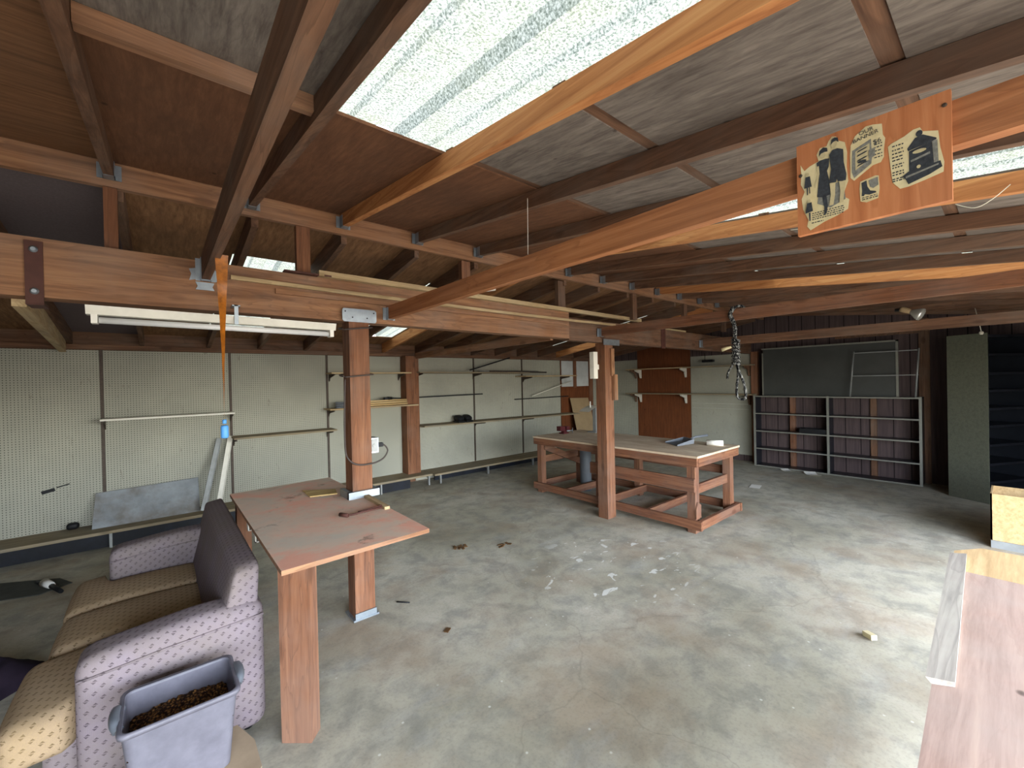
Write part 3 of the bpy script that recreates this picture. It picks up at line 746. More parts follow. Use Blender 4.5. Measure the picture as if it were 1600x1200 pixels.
b = MB(); b.tube([(8.88,4.2,2.18),(8.86,4.19,2.02),(8.84,4.18,2.0)], .006, 6); b.box(8.74,8.84,3.98,4.2,1.99,2.04); b.bm.verts.ensure_lookup_table()
one('black_box', b, M['black'], 'small black box and cord above the upper back shelf', 'box')
M['groove'] = plain('white_rail', '#a9a79c', .6, 0, .3)
b = MB(); b.box(8.872, 8.886, 3.35, 4.48, 1.12, 1.135); b.box(8.872, 8.886, 3.35, 4.48, 1.02, 1.03); one('wall_rail', b, M['groove'], 'pale double rail on the back pegboard below the lower shelf', 'rail')

# metal bookcase
t = thing('metal_bookcase', (8.7, 2.0, 0), 'low grey metal bookcase with two bays along the dark back wall', 'bookcase')
BF, BK = 8.55, 8.85
for y in (3.13, .88):
    b = MB(); b.box(BF+.022, BK, y-.012, y+.012, 0, 1.31); b.build('side_panel', M['dark_metal'], t)
b = MB(); b.box(BF+.02, BK, 1.988, 2.012, 0, 1.31); b.build('divider', M['dark_metal'], t)
for y in (3.13, 2.0, .88):
    b = MB(); b.box(BF, BF+.022, y-.016, y+.016, 0, 1.318); h = b.build('front_upright', M['shelf_edge'], t); h['label'] = 'pale worn front upright'
for z in (.02, .34, .665, .99, 1.31):
    for y0, y1 in ((2.014, 3.116), (.894, 1.986)):
        b = MB(); b.box(BF+.004, BK, y0, y1, z-.012, z); s = b.build('shelf', M['dark_metal'], t)
        b = MB(); b.box(BF-.001, BF+.004, y0, y1, z-.022, z); b.build('shelf_edge', M['shelf_edge'], s)
b = MB(); b.box(8.82, 8.89, 2.55, 2.63, 0, 1.3); one('wall_stud', b, W['postz'], 'brown stud seen through the left bay of the metal bookcase', 'stud')
b = MB(); b.box(8.86, 8.895, 1.42, 1.50, 0, 1.3); one('wall_stud', b, W['darkz'], 'dim stud seen through the right bay of the metal bookcase', 'stud')
t = thing('black_tray', (8.7, 2.2, .667), 'black tray on the middle left shelf of the metal bookcase', 'tray')
b = MB(); b.box(8.58,8.80,2.03,2.42,.667,.675); 
for a in ((8.58,8.588,2.03,2.42),(8.792,8.80,2.03,2.42),(8.588,8.792,2.03,2.038),(8.588,8.792,2.412,2.42)): b.box(*a,.675,.745)
b.build('bin', M['black'], t)
b = MB(); b.box(8.6,8.78,2.08,2.38,.676,.735); b.build('paper_stack', M['dark_metal'], t)
# framed dark panel and small rack on top of the bookcase
t = thing('framed_panel', (8.72, 2.1, 1.313), 'big dark panel with pale frame standing on the metal bookcase', 'panel')
b = MB(); b.box(8.70, 8.715, 1.16, 3.02, 1.313, 2.17); b.build('sheet', M['glass_dark'], t)
b = MB(); b.box(8.685, 8.725, 1.13, 3.04, 2.165, 2.19); b.box(8.685, 8.725, 1.13, 1.16, 1.313, 2.19); b.box(8.685, 8.725, 3.015, 3.035, 1.313, 2.1); h = b.build('frame', M['shelf_edge'], t, bevel=.002); h['label'] = 'pale metal frame'
t = thing('wire_rack', (8.6, 1.3, 1.313), 'small two-rung metal rack on bookcase before the dark panel', 'rack')
b = MB()
b.tube([(8.56,1.70,1.313),(8.60,1.65,2.04)], .012, 6); b.tube([(8.56,.93,1.313),(8.60,.89,2.04)], .012, 6); b.build('upright', M['grey_metal'], t)
for z, x in ((2.02,8.60),(1.65,8.578)):
    b = MB(); b.box(x, x+.07, .90, 1.67, z-.012, z); b.build('rung', M['grey_metal'], t)
b = MB(); b.box(8.85, 8.895, .80, .92, 0, 2.5); struct(b.build('trim_2', W['darkz']))
b = MB(); b.box(8.86, 8.895, .92, 1.95, 2.28, 2.42); struct(b.build('trim_3', W['darkx']))

# rotated dark shelving unit
t = thing('steel_shelving', (7.98, .2, 0), 'tall dark steel shelving with grey-green side, at the right edge', 'shelving')
fd = Vector((.88,-.475,0)).normalized(); pd = Vector((-fd.y, fd.x, 0)); O = Vector((7.98,.2,0)); WD, DP, HT = .74, .42, 2.16
def rb(b, u0, u1, v0, v1, z0, z1, mi=0):
    b.hexa([O+fd*u+pd*v+Vector((0,0,z)) for z in (z0,z1) for u,v in ((u0,v0),(u1,v0),(u1,v1),(u0,v1))], mi)
b = MB(); rb(b, -.012, 0, 0, DP, 0, HT); h = b.build('side_panel', M['grey_green'], t); h['label'] = 'flaking grey-green side panel'
b = MB(); rb(b, WD, WD+.01, 0, DP, 0, HT); b.build('end_panel', M['dark_metal'], t)
b = MB(); rb(b, 0, WD, DP-.008, DP, 0, HT); b.build('back_panel', M['dark_metal'], t)
for z in (.05, .28, .51, .75, .99, 1.21, 1.44, 1.66, 1.90, 2.14):
    b = MB(); rb(b, .002, WD-.002, .01, DP-.01, z-.01, z); rb(b, .002, WD-.002, .004, .01, z-.03, z); b.build('shelf', M['dark_metal'], t)
b = MB(); b.tube([(7.86,.30,2.47),(7.85,.27,2.3),(7.87,.25,2.17)], .004, 5); b.lathe((7.87,.25,2.135), [(.012,0),(.02,.012),(.02,.03),(.01,.042)], 10)
one('pull_cord', b, M['web'], 'white-tipped pull cord hanging before the steel shelving', 'cord')

# ---------------------------------------------------------------- long workbench
t = thing('workbench', (4.9, 3.4, 0), 'long rough timber workbench with open lower frame, behind the post', 'workbench')
TX0, TX1, TY0, TY1, TZ = 4.33, 5.40, 2.15, 4.70, .84
b = MB(); b.box(TX0, TX1, TY0, TY1, TZ-.022, TZ); b.build('top', M['worktop'], t, bevel=.003)
bw = W['benchy']; bx_ = W['benchx']; bz = W['benchz']
b = MB(); b.box(TX0+.005, TX0+.045, TY0+.01, TY1-.01, TZ-.115, TZ-.0225); h = b.build('apron', bw, t, bevel=.003)
b = MB(); b.box(TX1-.045, TX1-.005, TY0+.01, TY1-.01, TZ-.115, TZ-.0225); b.build('apron', bw, t, bevel=.003)
for y in (TY0+.005, TY1-.045):
    b = MB(); b.box(TX0+.046, TX1-.046, y, y+.04, TZ-.115, TZ-.0225); b.build('apron', bx_, t, bevel=.003)
for x, y in ((4.37,2.20),(5.24,2.20),(4.37,4.56),(5.24,4.56),(5.24,3.45),(4.37,3.45)):
    b = MB(); b.box(x, x+.09, y, y+.09, .0, TZ-.023); b.build('leg', bz, t, bevel=.004)
for x in (4.33, 5.335):
    b = MB(); b.box(x, x+.038, 2.12, 4.70, .055, .15); b.build('lower_rail', bw, t, bevel=.003)
for y in (2.13, 2.75, 3.40, 4.05, 4.655):
    b = MB(); b.box(4.369, 5.334, y, y+.038, .055, .15); b.build('lower_rail', bx_, t, bevel=.003)
b = MB(); b.box(4.33, 4.368, 2.19, 3.60, .45, .595); b.build('middle_rail', bw, t, bevel=.003)
b = MB(); b.box(4.46, 5.24, 2.235, 2.27, .40, .50); b.build('middle_rail', bx_, t, bevel=.003)
b = MB(); b.box(4.46, 5.24, 4.60, 4.635, .44, .54); b.build('middle_rail', bx_, t, bevel=.003)
b = MB(); b.box(5.33, 5.365, 2.3, 4.6, .48, .58); b.build('middle_rail', bw, t, bevel=.003)
b = MB(); b.hexa([(4.42,4.53,.64),(5.26,4.53,.30),(5.26,4.56,.30),(4.42,4.56,.64),(4.42,4.53,.74),(5.26,4.53,.40),(5.26,4.56,.40),(4.42,4.56,.74)]); b.build('brace', bx_, t, bevel=.003)
b = MB(); b.prism([(4.36,2.195,.16),(4.465,2.195,.16),(4.465,2.195,.30),(4.40,2.195,.34),(4.36,2.195,.26)], (0,-.012,0)); h = b.build('splinter_block', bz, t); h['label'] = 'split block at foot of leg'
b = MB(); b.lathe((4.95,4.2,0), [(.085,0),(.085,.72)], 18); one('grey_pipe', b, M['plastic_grey'], 'dark grey round pipe standing under the far end of the workbench', 'pipe')
# on the bench
t = thing('dustpan', (5.35, 2.7, TZ), 'grey metal dustpan lying on the workbench', 'dustpan')
b = MB(); a = .5
def dp(u, v, z): # u along handle, v across
    return (5.12+u*.80+v*.35, 2.80+u*-.02-v*.6*.45+u*.0, TZ+z)
c0 = Vector((5.02,2.70,TZ))
ux = Vector((.84,-.54,0)).normalized(); vx = Vector((.54,.84,0)).normalized()
def D(u, v, z): return c0+ux*u+vx*v+Vector((0,0,z))
b.hexa([D(-.13,-.15,.002),D(.10,-.12,.02),D(.10,.12,.02),D(-.13,.15,.002),D(-.13,-.15,.006),D(.10,-.12,.026),D(.10,.12,.026),D(-.13,.15,.006)])
b.hexa([D(.09,-.12,.02),D(.105,-.12,.02),D(.105,.12,.02),D(.09,.12,.02),D(.10,-.11,.075),D(.115,-.11,.075),D(.115,.11,.075),D(.10,.11,.075)])
for s in (-1,1):
    b.hexa([D(-.13,s*.15-.003,.004),D(.10,s*.12-.003,.02),D(.10,s*.12+.003,.02),D(-.13,s*.15+.003,.004),D(-.13,s*.15-.003,.02),D(.10,s*.11-.003,.075),D(.10,s*.11+.003,.075),D(-.13,s*.15+.003,.02)])
b.build('pan', M['plastic_grey'], t)
b = MB(); b.tube([D(.10,0,.05),D(.2,0,.085),D(.36,0,.10)], [.012,.014,.016], 8); b.build('handle', M['plastic_grey'], t)
b = MB(); b.tube([(5.21,2.26,TZ+.034),(5.14,2.43,TZ+.034)], .034, 14); one('paper_roll', b, M['white'], 'white paper roll lying at the near end of the workbench', 'paper roll')
t = thing('bench_vise', (4.86, 4.55, TZ), 'small maroon vise on the far left corner of the workbench', 'vise')
b = MB(); b.box(4.80,4.92,4.50,4.60,TZ,TZ+.02); b.box(4.83,4.89,4.52,4.58,TZ+.02,TZ+.06); b.box(4.74,4.85,4.51,4.59,TZ+.05,TZ+.12); b.build('body', M['red'], t, bevel=.006)
b = MB(); b.box(4.88,4.95,4.51,4.59,TZ+.045,TZ+.11); b.build('jaw', M['red'], t, bevel=.006)
b = MB(); b.tube([(4.85,4.48,TZ+.05),(4.95,4.45,TZ+.05)], .008, 6); b.tube([(4.95,4.45,TZ+.01),(4.95,4.45,TZ+.09)], .006, 6); h = b.build('handle', M['galv'], t); h['label'] = 'bright steel handle'
t = thing('sheet_holder', (5.30, 4.30, TZ), 'white curved plate on a grey stand beside the far post', 'stand')
b = MB(); b.box(5.30,5.36,4.27,4.33,TZ,TZ+.40); b.box(5.22,5.38,4.22,4.38,TZ,TZ+.015); b.build('stand', M['grey_metal'], t, bevel=.003)
b = MB(); b.grid(lambda u, v: (5.03+u*.32, 4.18+v*.2, TZ+.35+.075*math.sin(min(1,u*1.15)*PI/2)), 10, 2)
b.grid(lambda u, v: (5.03+u*.32, 4.18+v*.2, TZ+.344+.075*math.sin(min(1,u*1.15)*PI/2)), 10, 2); b.build('curved_plate', M['white_metal'], t)
b = MB(); b.tube([(5.16,4.26,TZ+.40),(5.16,4.26,TZ+.50)], .01, 6); b.build('peg', M['white'], t)

# ---------------------------------------------------------------- salmon table
t = thing('plywood_table', (.75, 2.9, 0), 'salmon-painted plywood table notched around the post', 'table')
TZ1 = .873; x0, x1, y0, y1 = .39, 1.13, 2.06, 3.85; th = .022
b = MB(); P = [(x0,y0),(x1,y0+.03),(x1,3.0),(1.02,3.0),(1.02,3.18),(x1,3.18),(x1-.01,y1+.01),(x0,y1-.03)]
b.prism([(p[0],p[1],TZ1-th) for p in P], (0,0,th))
bm = b.bm
for f in bm.faces: f.material_index = 0 if f.normal.z > .5 else 1
bm.normal_update()
for f in bm.faces: f.material_index = 0 if abs(f.normal.z) > .5 else 1
b.build('top', [M['salmon'], W['firx']], t)
b = MB(); b.obox((.487, 2.212, (TZ1-th)/2), (.142,.085,TZ1-th-.001), (0,0,-.72)); h = b.build('leg', W['postz'], t, bevel=.006)
b = MB(); b.obox((.46, 3.72, (TZ1-th)/2), (.09,.09,TZ1-th-.001)); b.build('leg', W['postz'], t, bevel=.005)
b = MB(); b.box(.45, .54, 2.35, 3.65, TZ1-th-.09, TZ1-th-.001); b.build('rail', W['posty'], t, bevel=.003)
for y in (3.0, 2.75):
    b = MB(); b.box(.394, .40, y, y+.05, TZ1-th-.05, TZ1-th-.001); b.box(.394,.45,y,y+.05,TZ1-th-.05,TZ1-th-.045); h = b.build('angle_bracket', M['white_metal'], t); h['label'] = 'white angle bracket'
b = MB(); b.box(.995, 1.025, 2.985, 3.17, TZ1, TZ1+.05); b.box(.995, 1.215, 2.982, 3.012, TZ1, TZ1+.05); b.box(1.185, 1.215, 2.985, 3.17, TZ1, TZ1+.05)
h = b.build('post_collar', M['galv'], t, bevel=.003); h['label'] = 'grey wooden collar around the post'
b = MB(); b.hexa([(1.09,2.60,TZ1),(1.125,2.60,TZ1),(1.135,2.98,TZ1),(1.10,2.98,TZ1),(1.09,2.60,TZ1+.018),(1.125,2.60,TZ1+.018),(1.135,2.98,TZ1+.018),(1.10,2.98,TZ1+.018)]); b.build('edge_cleat', W['paley'], t)
b = MB(); b.hexa([(.815,3.27,TZ1+.001),(.99,3.22,TZ1+.001),(1.02,3.36,TZ1+.001),(.82,3.50,TZ1+.001),(.815,3.27,TZ1+.008),(.99,3.22,TZ1+.008),(1.02,3.36,TZ1+.008),(.82,3.50,TZ1+.008)])
one('plywood_scrap', b, ply('yellow_ply', 'x', '#d9c189', '#c9ae75', '#8a6a40', '#7a5a38', .2, 6), 'yellow plywood scrap with dark grain on the salmon table', 'plywood scrap')
b = MB(); b.tube([(1.08,2.62,TZ1+.014),(.86,2.60,TZ1+.014)], .006, 6); b.tube([(.86,2.60,TZ1+.014),(.83,2.66,TZ1+.014)], .012, 6); b.tube([(1.09,2.64,TZ1+.02),(.93,2.63,TZ1+.014)], .005, 6)
one('wire_bracket', b, M['rust'], 'rusty wire bracket lying near the table\'s right edge', 'bracket')

# electrical cord and outlet on the plated post
t = thing('extension_cord', (1.1, 3.0, 1.1), 'dark cord wrapped round the plated post, looping from outlet', 'cord')
def smooth(pts, n=6):
    pts = [Vector(p) for p in pts]; out = []
    for i in range(len(pts)-1):
        p0, p1_, p2_, p3_ = pts[max(i-1,0)], pts[i], pts[i+1], pts[min(i+2,len(pts)-1)]
        for k in range(n):
            s = k/n
            out.append(.5*((2*p1_)+(-p0+p2_)*s+(2*p0-5*p1_+4*p2_-p3_)*s*s+(-p0+3*p1_-3*p2_+p3_)*s**3))
    out.append(pts[-1]); return out
b = MB(); b.tube(smooth([(1.262,3.04,1.23),(1.285,3.03,1.22),(1.30,3.02,1.18),(1.26,3.01,1.13),(1.18,3.005,1.105),(1.07,3.005,1.11),(1.005,3.01,1.16),(.99,3.02,1.25),(.992,3.02,1.50),(1.0,3.02,1.72)]), .006, 6)
def wrap(z, dz):
    return [(1.0,3.02,z),(1.1,2.995,z+dz*.3),(1.195,3.005,z+dz*.6),(1.2,3.1,z+dz*.8),(1.19,3.18,z+dz),(1.1,3.19,z+dz),(1.015,3.17,z+dz*.6),(1.005,3.06,z+dz*.2)]
M['cable'] = plain('brown_cable', '#3d3430', .6)
b.build('cable', M['cable'], t)
for z_, d_ in ((1.735,.03),(2.07,.04)):
    b = MB(); b.tube(smooth(wrap(z_, d_)), .006, 6); b.build('cable_wrap', M['cable'], t)
b = MB(); b.box(1.237, 1.27, 3.025, 3.055, 1.215, 1.245); b.build('plug', M['black'], t)
t = thing('outlet_box', (1.2, 3.07, 1.19), 'grey metal outlet box on the plated post', 'outlet')
b = MB(); b.box(1.18, 1.235, 3.03, 3.13, 1.175, 1.285); b.build('box', M['galv'], t, bevel=.005)
b = MB(); b.box(1.18, 1.225, 3.022, 3.029, 1.185, 1.275); b.lathe((1.203,3.022,1.23), [(.016,0),(.016,.004)], 12, (0,-1,0)); b.build('cover', M['grey_metal'], t, bevel=.003)

# fluorescent fixture
t = thing('fluorescent_light', (.33, 3.0, 2.13), 'unlit white fluorescent strip light hung under the girder', 'light')
FY = 2.985
b = MB(); b.hexa([(-.275,FY-.03,2.062),(.925,FY-.03,2.052),(.925,FY+.03,2.052),(-.275,FY+.03,2.062),(-.275,FY-.045,2.106),(.925,FY-.045,2.096),(.925,FY+.045,2.096),(-.275,FY+.045,2.106)])
b.build('housing', M['white_metal'], t, bevel=.003)
for x, z in ((-.245, 2.018), (.90, 2.008)):
    b = MB(); b.box(x-.012, x+.012, FY-.03, FY+.03, z, z+.05); b.build('lamp_holder', M['white'], t, bevel=.003)
b = MB(); b.tube([(-.23,FY,2.037),(.885,FY,2.028)], .0165, 14); h = b.build('tube', NT('tube_glass', .15, .5).m, t); 
hm = h.data.materials[0].node_tree.nodes['Principled BSDF']; hm.inputs['Base Color'].default_value = lin('#d6d7d8')
b = MB(); b.box(.345,.365,FY-.052,FY-.046,2.05,2.165); b.box(.335,.375,FY-.052,FY+.03,2.158,2.165); h = b.build('hanger_clip', M['galv'], t); h['label'] = 'bright metal hanger clip'

# fly paper
t = thing('fly_paper', (.27, 2.85, 2.30), 'amber fly paper strip dangling from the foreground tie beam', 'fly paper')
b = MB(); n_ = 26
def fp(u, v):
    z = 2.325-(2.325-1.52)*u; w = .046*(1-u)**1.3+.009; a = 1.2*u*3.2+.3
    cx = .243-.006*u
    return (cx+(v-.5)*w*math.cos(a*.35), 2.46+(v-.5)*w*math.sin(a*.35)+.004*math.sin(u*30), z)
b.grid(fp, n_, 3); b.build('strip', M['fly'], t)
b = MB(); b.tube([(.237,2.46,1.525),(.237,2.46,1.505)], .009, 8); b.lathe((.237,2.46,1.435), [(.013,0),(.0165,.006),(.0165,.055),(.012,.062)], 14); b.build('tube_cap', M['blue'], t)

# rope on the far tie
t = thing('hanging_rope', (3.97, 1.6, 2.3), 'black and white rope knotted and hanging from a tie beam', 'rope')
b = MB(); X = 3.955
b.tube(smooth([(X,1.60,2.30),(X-.012,1.63,2.24),(X,1.61,2.17),(X+.01,1.60,2.1),(X,1.602,2.03)]), .018, 8)
b.tube(smooth([(X,1.62,2.29),(X+.03,1.57,2.31),(X+.09,1.55,2.30)]), .013, 6)
pts = []
for k in range(73):
    a = k/72*2*PI*8; pts.append((X+.026*math.cos(a), 1.592+.026*math.sin(a), 2.02-.24*k/72))
b.tube(pts, .013, 6)
b.tube(smooth([(X,1.58,1.79),(X,1.575,1.70),(X,1.59,1.58),(X,1.585,1.50),(X,1.55,1.475),(X,1.515,1.50),(X,1.53,1.62),(X,1.57,1.73),(X,1.585,1.79)]), .012, 6)
b.tube(smooth([(X,1.61,1.80),(X,1.66,1.72),(X,1.67,1.66)]), .009, 6)
b.build('cord', M['rope'], t)
b = MB(); b.tube([(X-.02,1.62,1.945),(X-.03,1.70,1.925)], [.01,.02], 6); h = b.build('frayed_end', M['cream'], t); h['label'] = 'pale frayed end'

# flood bulb
t = thing('flood_bulb', (6.62, .72, 2.36), 'clear reflector flood bulb in a brass socket under tie beam', 'bulb')
ax = Vector((-.1,-.80,-.42)).normalized()
b = MB(); b.lathe((6.60,.83,2.42), [(.03,0),(.034,.02),(.03,.06),(.024,.1)], 14, ax); h = b.build('socket', M['cardboard'], t)
b = MB(); c = Vector((6.60,.83,2.42))+ax*.09; b.lathe(c, [(.022,0),(.03,.02),(.062,.07),(.072,.1),(.066,.115),(.04,.125),(.0,.128)], 18, ax); b.build('glass', M['bulb'], t)
b = MB(); b.lathe((6.645,.84,2.40), [(.05,0),(.05,.03)], 14, (0,0,1)); b.build('mount', M['black'], t)

# perforated white strip on girder
b = MB(); 
pr = [(2.10,2.98,2.448),(2.33,2.98,2.50),(2.34,2.98,2.545)]
for k in range(9): 
    u = k/8; pr.append((2.33-.22*u, 2.98, 2.54-.035*u-(.012 if k % 2 else 0)))
b.prism(pr, (0,.012,0)); one('white_bracket', b, M['white_metal'], 'white notched metal bracket above the girder, under tie', 'bracket')

# sign with clippings
SX = 1.318
t = thing('sign_board', (SX, .22, 2.17), 'varnished orange board with old catalogue clippings, screwed to a tie beam', 'sign')
Y0, Y1, Z0, Z1 = .08, .365, 2.05, 2.287   # picture left is high y
b = MB(); b.box(SX-.006, SX+.0115, Y0, Y1, Z0, Z1); b.build('board', M['signboard'], t, bevel=.003)
def S(u, v, k=1):     # u 0..1 left->right, v 0..1 bottom->top on the sign's face
    return (SX-.0065-.0004*k, Y1-(Y1-Y0)*u, Z0+(Z1-Z0)*v)
clip_n = 0
def clipping(outline, shapes, lab, lines=()):
    b = MB(); b.prism([S(*p, 0) for p in outline], (-.0004,0,0))
    h = b.build('clipping', M['cream'], t); h['label'] = lab
    b = MB(); k = 2
    for mi, pts in shapes:
        b.poly([S(*p, k) for p in pts], mi); k += .6
    for u0, u1, v, tt in lines:
        # broken dashes like a line of print
        u = u0
        while u < u1-.004:
            w = random.uniform(.008,.022); b.poly([S(u,v,2),(S(min(u+w,u1),v,2)),S(min(u+w,u1),v+tt,2),S(u,v+tt,2)], 0); u += w+.006
    if len(b.bm.faces):
        b.build('print', [M['ink'], M['ink_mid'], M['ink_skin']], h)
    else: b.bm.free()
    return h
def ell(cu, cv, ru, rv, n=14): return [(cu+ru*math.cos(2*PI*k/n), cv+rv*math.sin(2*PI*k/n)) for k in range(n)]
# bathers
out1 = [(.03,.78),(.06,.70),(.10,.73),(.17,.755),(.155,.83),(.18,.89),(.23,.885),(.245,.93),(.27,.965),(.30,.95),(.315,.90),(.36,.86),(.375,.75),(.37,.60),(.38,.45),(.355,.36),(.345,.30),(.385,.255),(.375,.16),(.30,.12),(.20,.085),(.10,.03),(.075,.08),(.085,.15),(.045,.28),(.035,.40),(.06,.47),(.03,.56),(.035,.68)]
sh = [(1,[(.155,.30),(.17,.45),(.345,.47),(.36,.27),(.25,.22)]),
      (2,ell(.20,.80,.022,.035)), (0,[(.172,.80),(.178,.86),(.205,.885),(.235,.865),(.238,.825),(.215,.83),(.19,.825)]),
      (0,[(.155,.74),(.18,.755),(.22,.755),(.25,.745),(.245,.66),(.232,.62),(.255,.45),(.25,.36),(.20,.35),(.155,.37),(.165,.5),(.175,.60),(.16,.66)]),
      (2,[(.155,.70),(.165,.60),(.142,.52),(.136,.48),(.147,.475),(.158,.53),(.177,.61),(.172,.70)]),
      (0,[(.195,.35),(.225,.36),(.235,.25),(.225,.17),(.205,.16),(.208,.25)]),
      (2,ell(.285,.875,.022,.038)), (0,[(.262,.88),(.268,.93),(.29,.945),(.314,.93),(.318,.88),(.300,.905),(.28,.90)]),
      (0,[(.25,.78),(.275,.82),(.31,.82),(.35,.79),(.352,.66),(.37,.52),(.365,.46),(.31,.47),(.302,.50),(.295,.47),(.245,.48),(.262,.62)]),
      (2,[(.25,.475),(.292,.47),(.288,.34),(.275,.24),(.245,.24),(.258,.36)]),
      (2,[(.318,.465),(.362,.455),(.355,.34),(.345,.24),(.318,.24),(.326,.36)]),
      (2,ell(.085,.645,.012,.02)), (0,[(.07,.62),(.105,.62),(.118,.50),(.06,.50)]), (0,[(.078,.50),(.088,.50),(.088,.42),(.08,.42)]), (0,[(.096,.50),(.104,.50),(.106,.43),(.098,.43)]),
      (2,ell(.095,.35,.012,.02)), (0,[(.08,.33),(.115,.33),(.125,.23),(.065,.22)]), (0,[(.092,.22),(.106,.22),(.106,.13),(.096,.13)])]
lines = [(.10,.36,v,.010) for v in (.10,.122,.144,.166,.188,.21)]
lines = [(u0, u1, v-.02*(.36-u1), tt) for u0,u1,v,tt in lines]
clipping(out1, sh, 'torn clipping of two bathers in dark costumes', [(.115,.35,v,.010) for v in (.135,.157,.179,.201)]+[(.11,.20,.10,.010)])
# stove / cabinet with price
out2 = [(.395,.70),(.40,.80),(.43,.88),(.50,.94),(.545,.935),(.605,.91),(.61,.80),(.625,.76),(.615,.65),(.615,.58),(.595,.535),(.545,.53),(.42,.43),(.395,.47)]
sh = [(1,[(.405,.52),(.41,.74),(.535,.80),(.54,.62),(.535,.55),(.42,.455)]),(2,[(.43,.53),(.432,.72),(.525,.76),(.525,.60)])]
for v in (.56,.61,.66,.70): sh.append((0,[(.438,v),(.50,v+.02),(.515,v+.03),(.50,v+.034),(.45,v+.018)]))
sh += [(0,ell(.475,.60,.03,.014)), (1,[(.52,.60),(.56,.615),(.56,.70),(.52,.69)])]
h2 = clipping(out2, sh, 'torn clipping of a steel cabinet with a price', [(.555,.605,v,.011) for v in (.72,.69,.655,.62,.59)])
# boot
out3 = [(.455,.33),(.46,.40),(.56,.42),(.58,.41),(.585,.28),(.575,.19),(.50,.175),(.46,.20)]
clipping(out3, [(0,[(.468,.385),(.502,.395),(.508,.33),(.525,.285),(.56,.265),(.565,.25),(.52,.245),(.49,.26),(.483,.245),(.468,.25),(.472,.30)]),(1,[(.515,.39),(.575,.40),(.578,.32),(.545,.30),(.525,.32)])], 'small clipping of a black ankle boot', [(.47,.575,.205,.010),(.47,.57,.225,.008)])
# ornate heating stove
out4 = [(.64,.66),(.66,.68),(.74,.71),(.79,.745),(.83,.745),(.845,.70),(.93,.66),(.94,.50),(.96,.36),(.955,.27),(.85,.24),(.76,.22),(.71,.22),(.665,.30),(.655,.45)]
sh = [(0,[(.755,.58),(.80,.66),(.845,.67),(.92,.60),(.92,.585),(.76,.555)]),(0,ell(.825,.69,.02,.03)),
      (0,[(.765,.55),(.895,.58),(.905,.36),(.765,.33)]),(1,[(.897,.58),(.925,.58),(.93,.38),(.905,.36)]),
      (0,[(.725,.33),(.76,.36),(.94,.38),(.95,.32),(.88,.28),(.76,.24),(.745,.29)]),(2,ell(.825,.525,.04,.018)),(2,ell(.82,.38,.012,.016)),
      (1,[(.775,.46),(.885,.49),(.885,.47),(.775,.44)]),(1,[(.745,.32),(.93,.36),(.93,.345),(.745,.30)])]
clipping(out4, sh, 'clipping of an ornate heating stove with a list of claims', [(.665,.735,v,.012) for v in (.64,.60,.565,.53,.50,.455,.43,.385,.36,.32,.30)])
for u, v in ((.03,.66),(.965,.87)):
    b = MB(); b.lathe(S(u,v,0), [(.0045,0),(.004,.002),(.002,.003)], 10, (-1,0,0)); b.build('screw', M['standard'], t)
def text(body, u, v, size, parent, rot=0):
    cu = bpy.data.curves.new('lettering', 'FONT'); cu.body = body; cu.size = size; cu.align_x = 'CENTER'; cu.extrude = .0001
    tmp = bpy.data.objects.new('lettering_tmp', cu); C.objects.link(tmp); bpy.context.view_layer.update()
    me = bpy.data.meshes.new_from_object(tmp.evaluated_get(bpy.context.evaluated_depsgraph_get()))
    bpy.data.objects.remove(tmp)
    o = bpy.data.objects.new('lettering', me); C.objects.link(o); me.materials.append(M['ink'])
    # text x -> -Y (left to right as seen), text y -> +Z, facing -X
    R = Matrix(((0,0,-1),(-1,0,0),(0,1,0))) @ Matrix.Rotation(rot, 3, 'Z')
    q = parent; off = Vector((0,0,0))
    while q is not None: off += q.location; q = q.parent
    p = Vector(S(u, v, 3))-off
    me.transform(Matrix.Translation(p) @ R.to_4x4()); o.parent = parent
text('OUR', .505, .875, .013, h2, .12); text('BANNER', .50, .825, .0125, h2, .14); text('$6', .575, .735, .015, h2, .1)

# ---------------------------------------------------------------- sofa
t = thing('loveseat', (0, 3.2, 0), 'dusty mauve and tan patterned loveseat beside the salmon table', 'sofa')
F, FS = M['fab'], M['fab_seat']
def back_fn(w):   # lean the back slightly and taper to the top
    k = (w.z-.40)/.42
    return (w.x + (.02*k if w.x > .27 else .075*k), w.y, w.z)
def back_fn(w):
    k = max(0, (w.z-.40)/.41); q = (.345-w.x)/.19
    return (w.x + k*(.095*q+.02*(1-q)), w.y, w.z - .02*q*k)
b = MB(); b.soft(.155, .345, 2.40, 4.06, .22, .815, .035, 16, (0,0,.008), back_fn); b.build('backrest', F, t, uv=True)
def arm(yc0, yc1, nm):
    b = MB()
    b.soft(-.285, .372, yc0, yc1, .03, .635, .055, 16, (0,.008,.008), lambda w: (w.x, w.y, w.z-(.035*max(0,(.1-w.x)/.4) if w.z > .4 else 0))); a = b.build('armrest', F, t, uv=True)
    yy = yc0-.002 if nm == 'near' else yc0-.002
    b = MB(); b.tube([(-.275,yy,.535),(.0,yy-.006,.56),(.365,yy,.575)], .005, 6); b.build('piping', F, a, uv=True)
arm(2.365, 2.575, 'near'); arm(3.86, 4.07, 'far')
b = MB(); b.soft(-.40, .20, 2.50, 3.95, .04, .27, .03, 10); b.build('base', F, t, uv=True)
ys = [(2.40,2.99),(2.995,3.44),(3.445,4.03)]
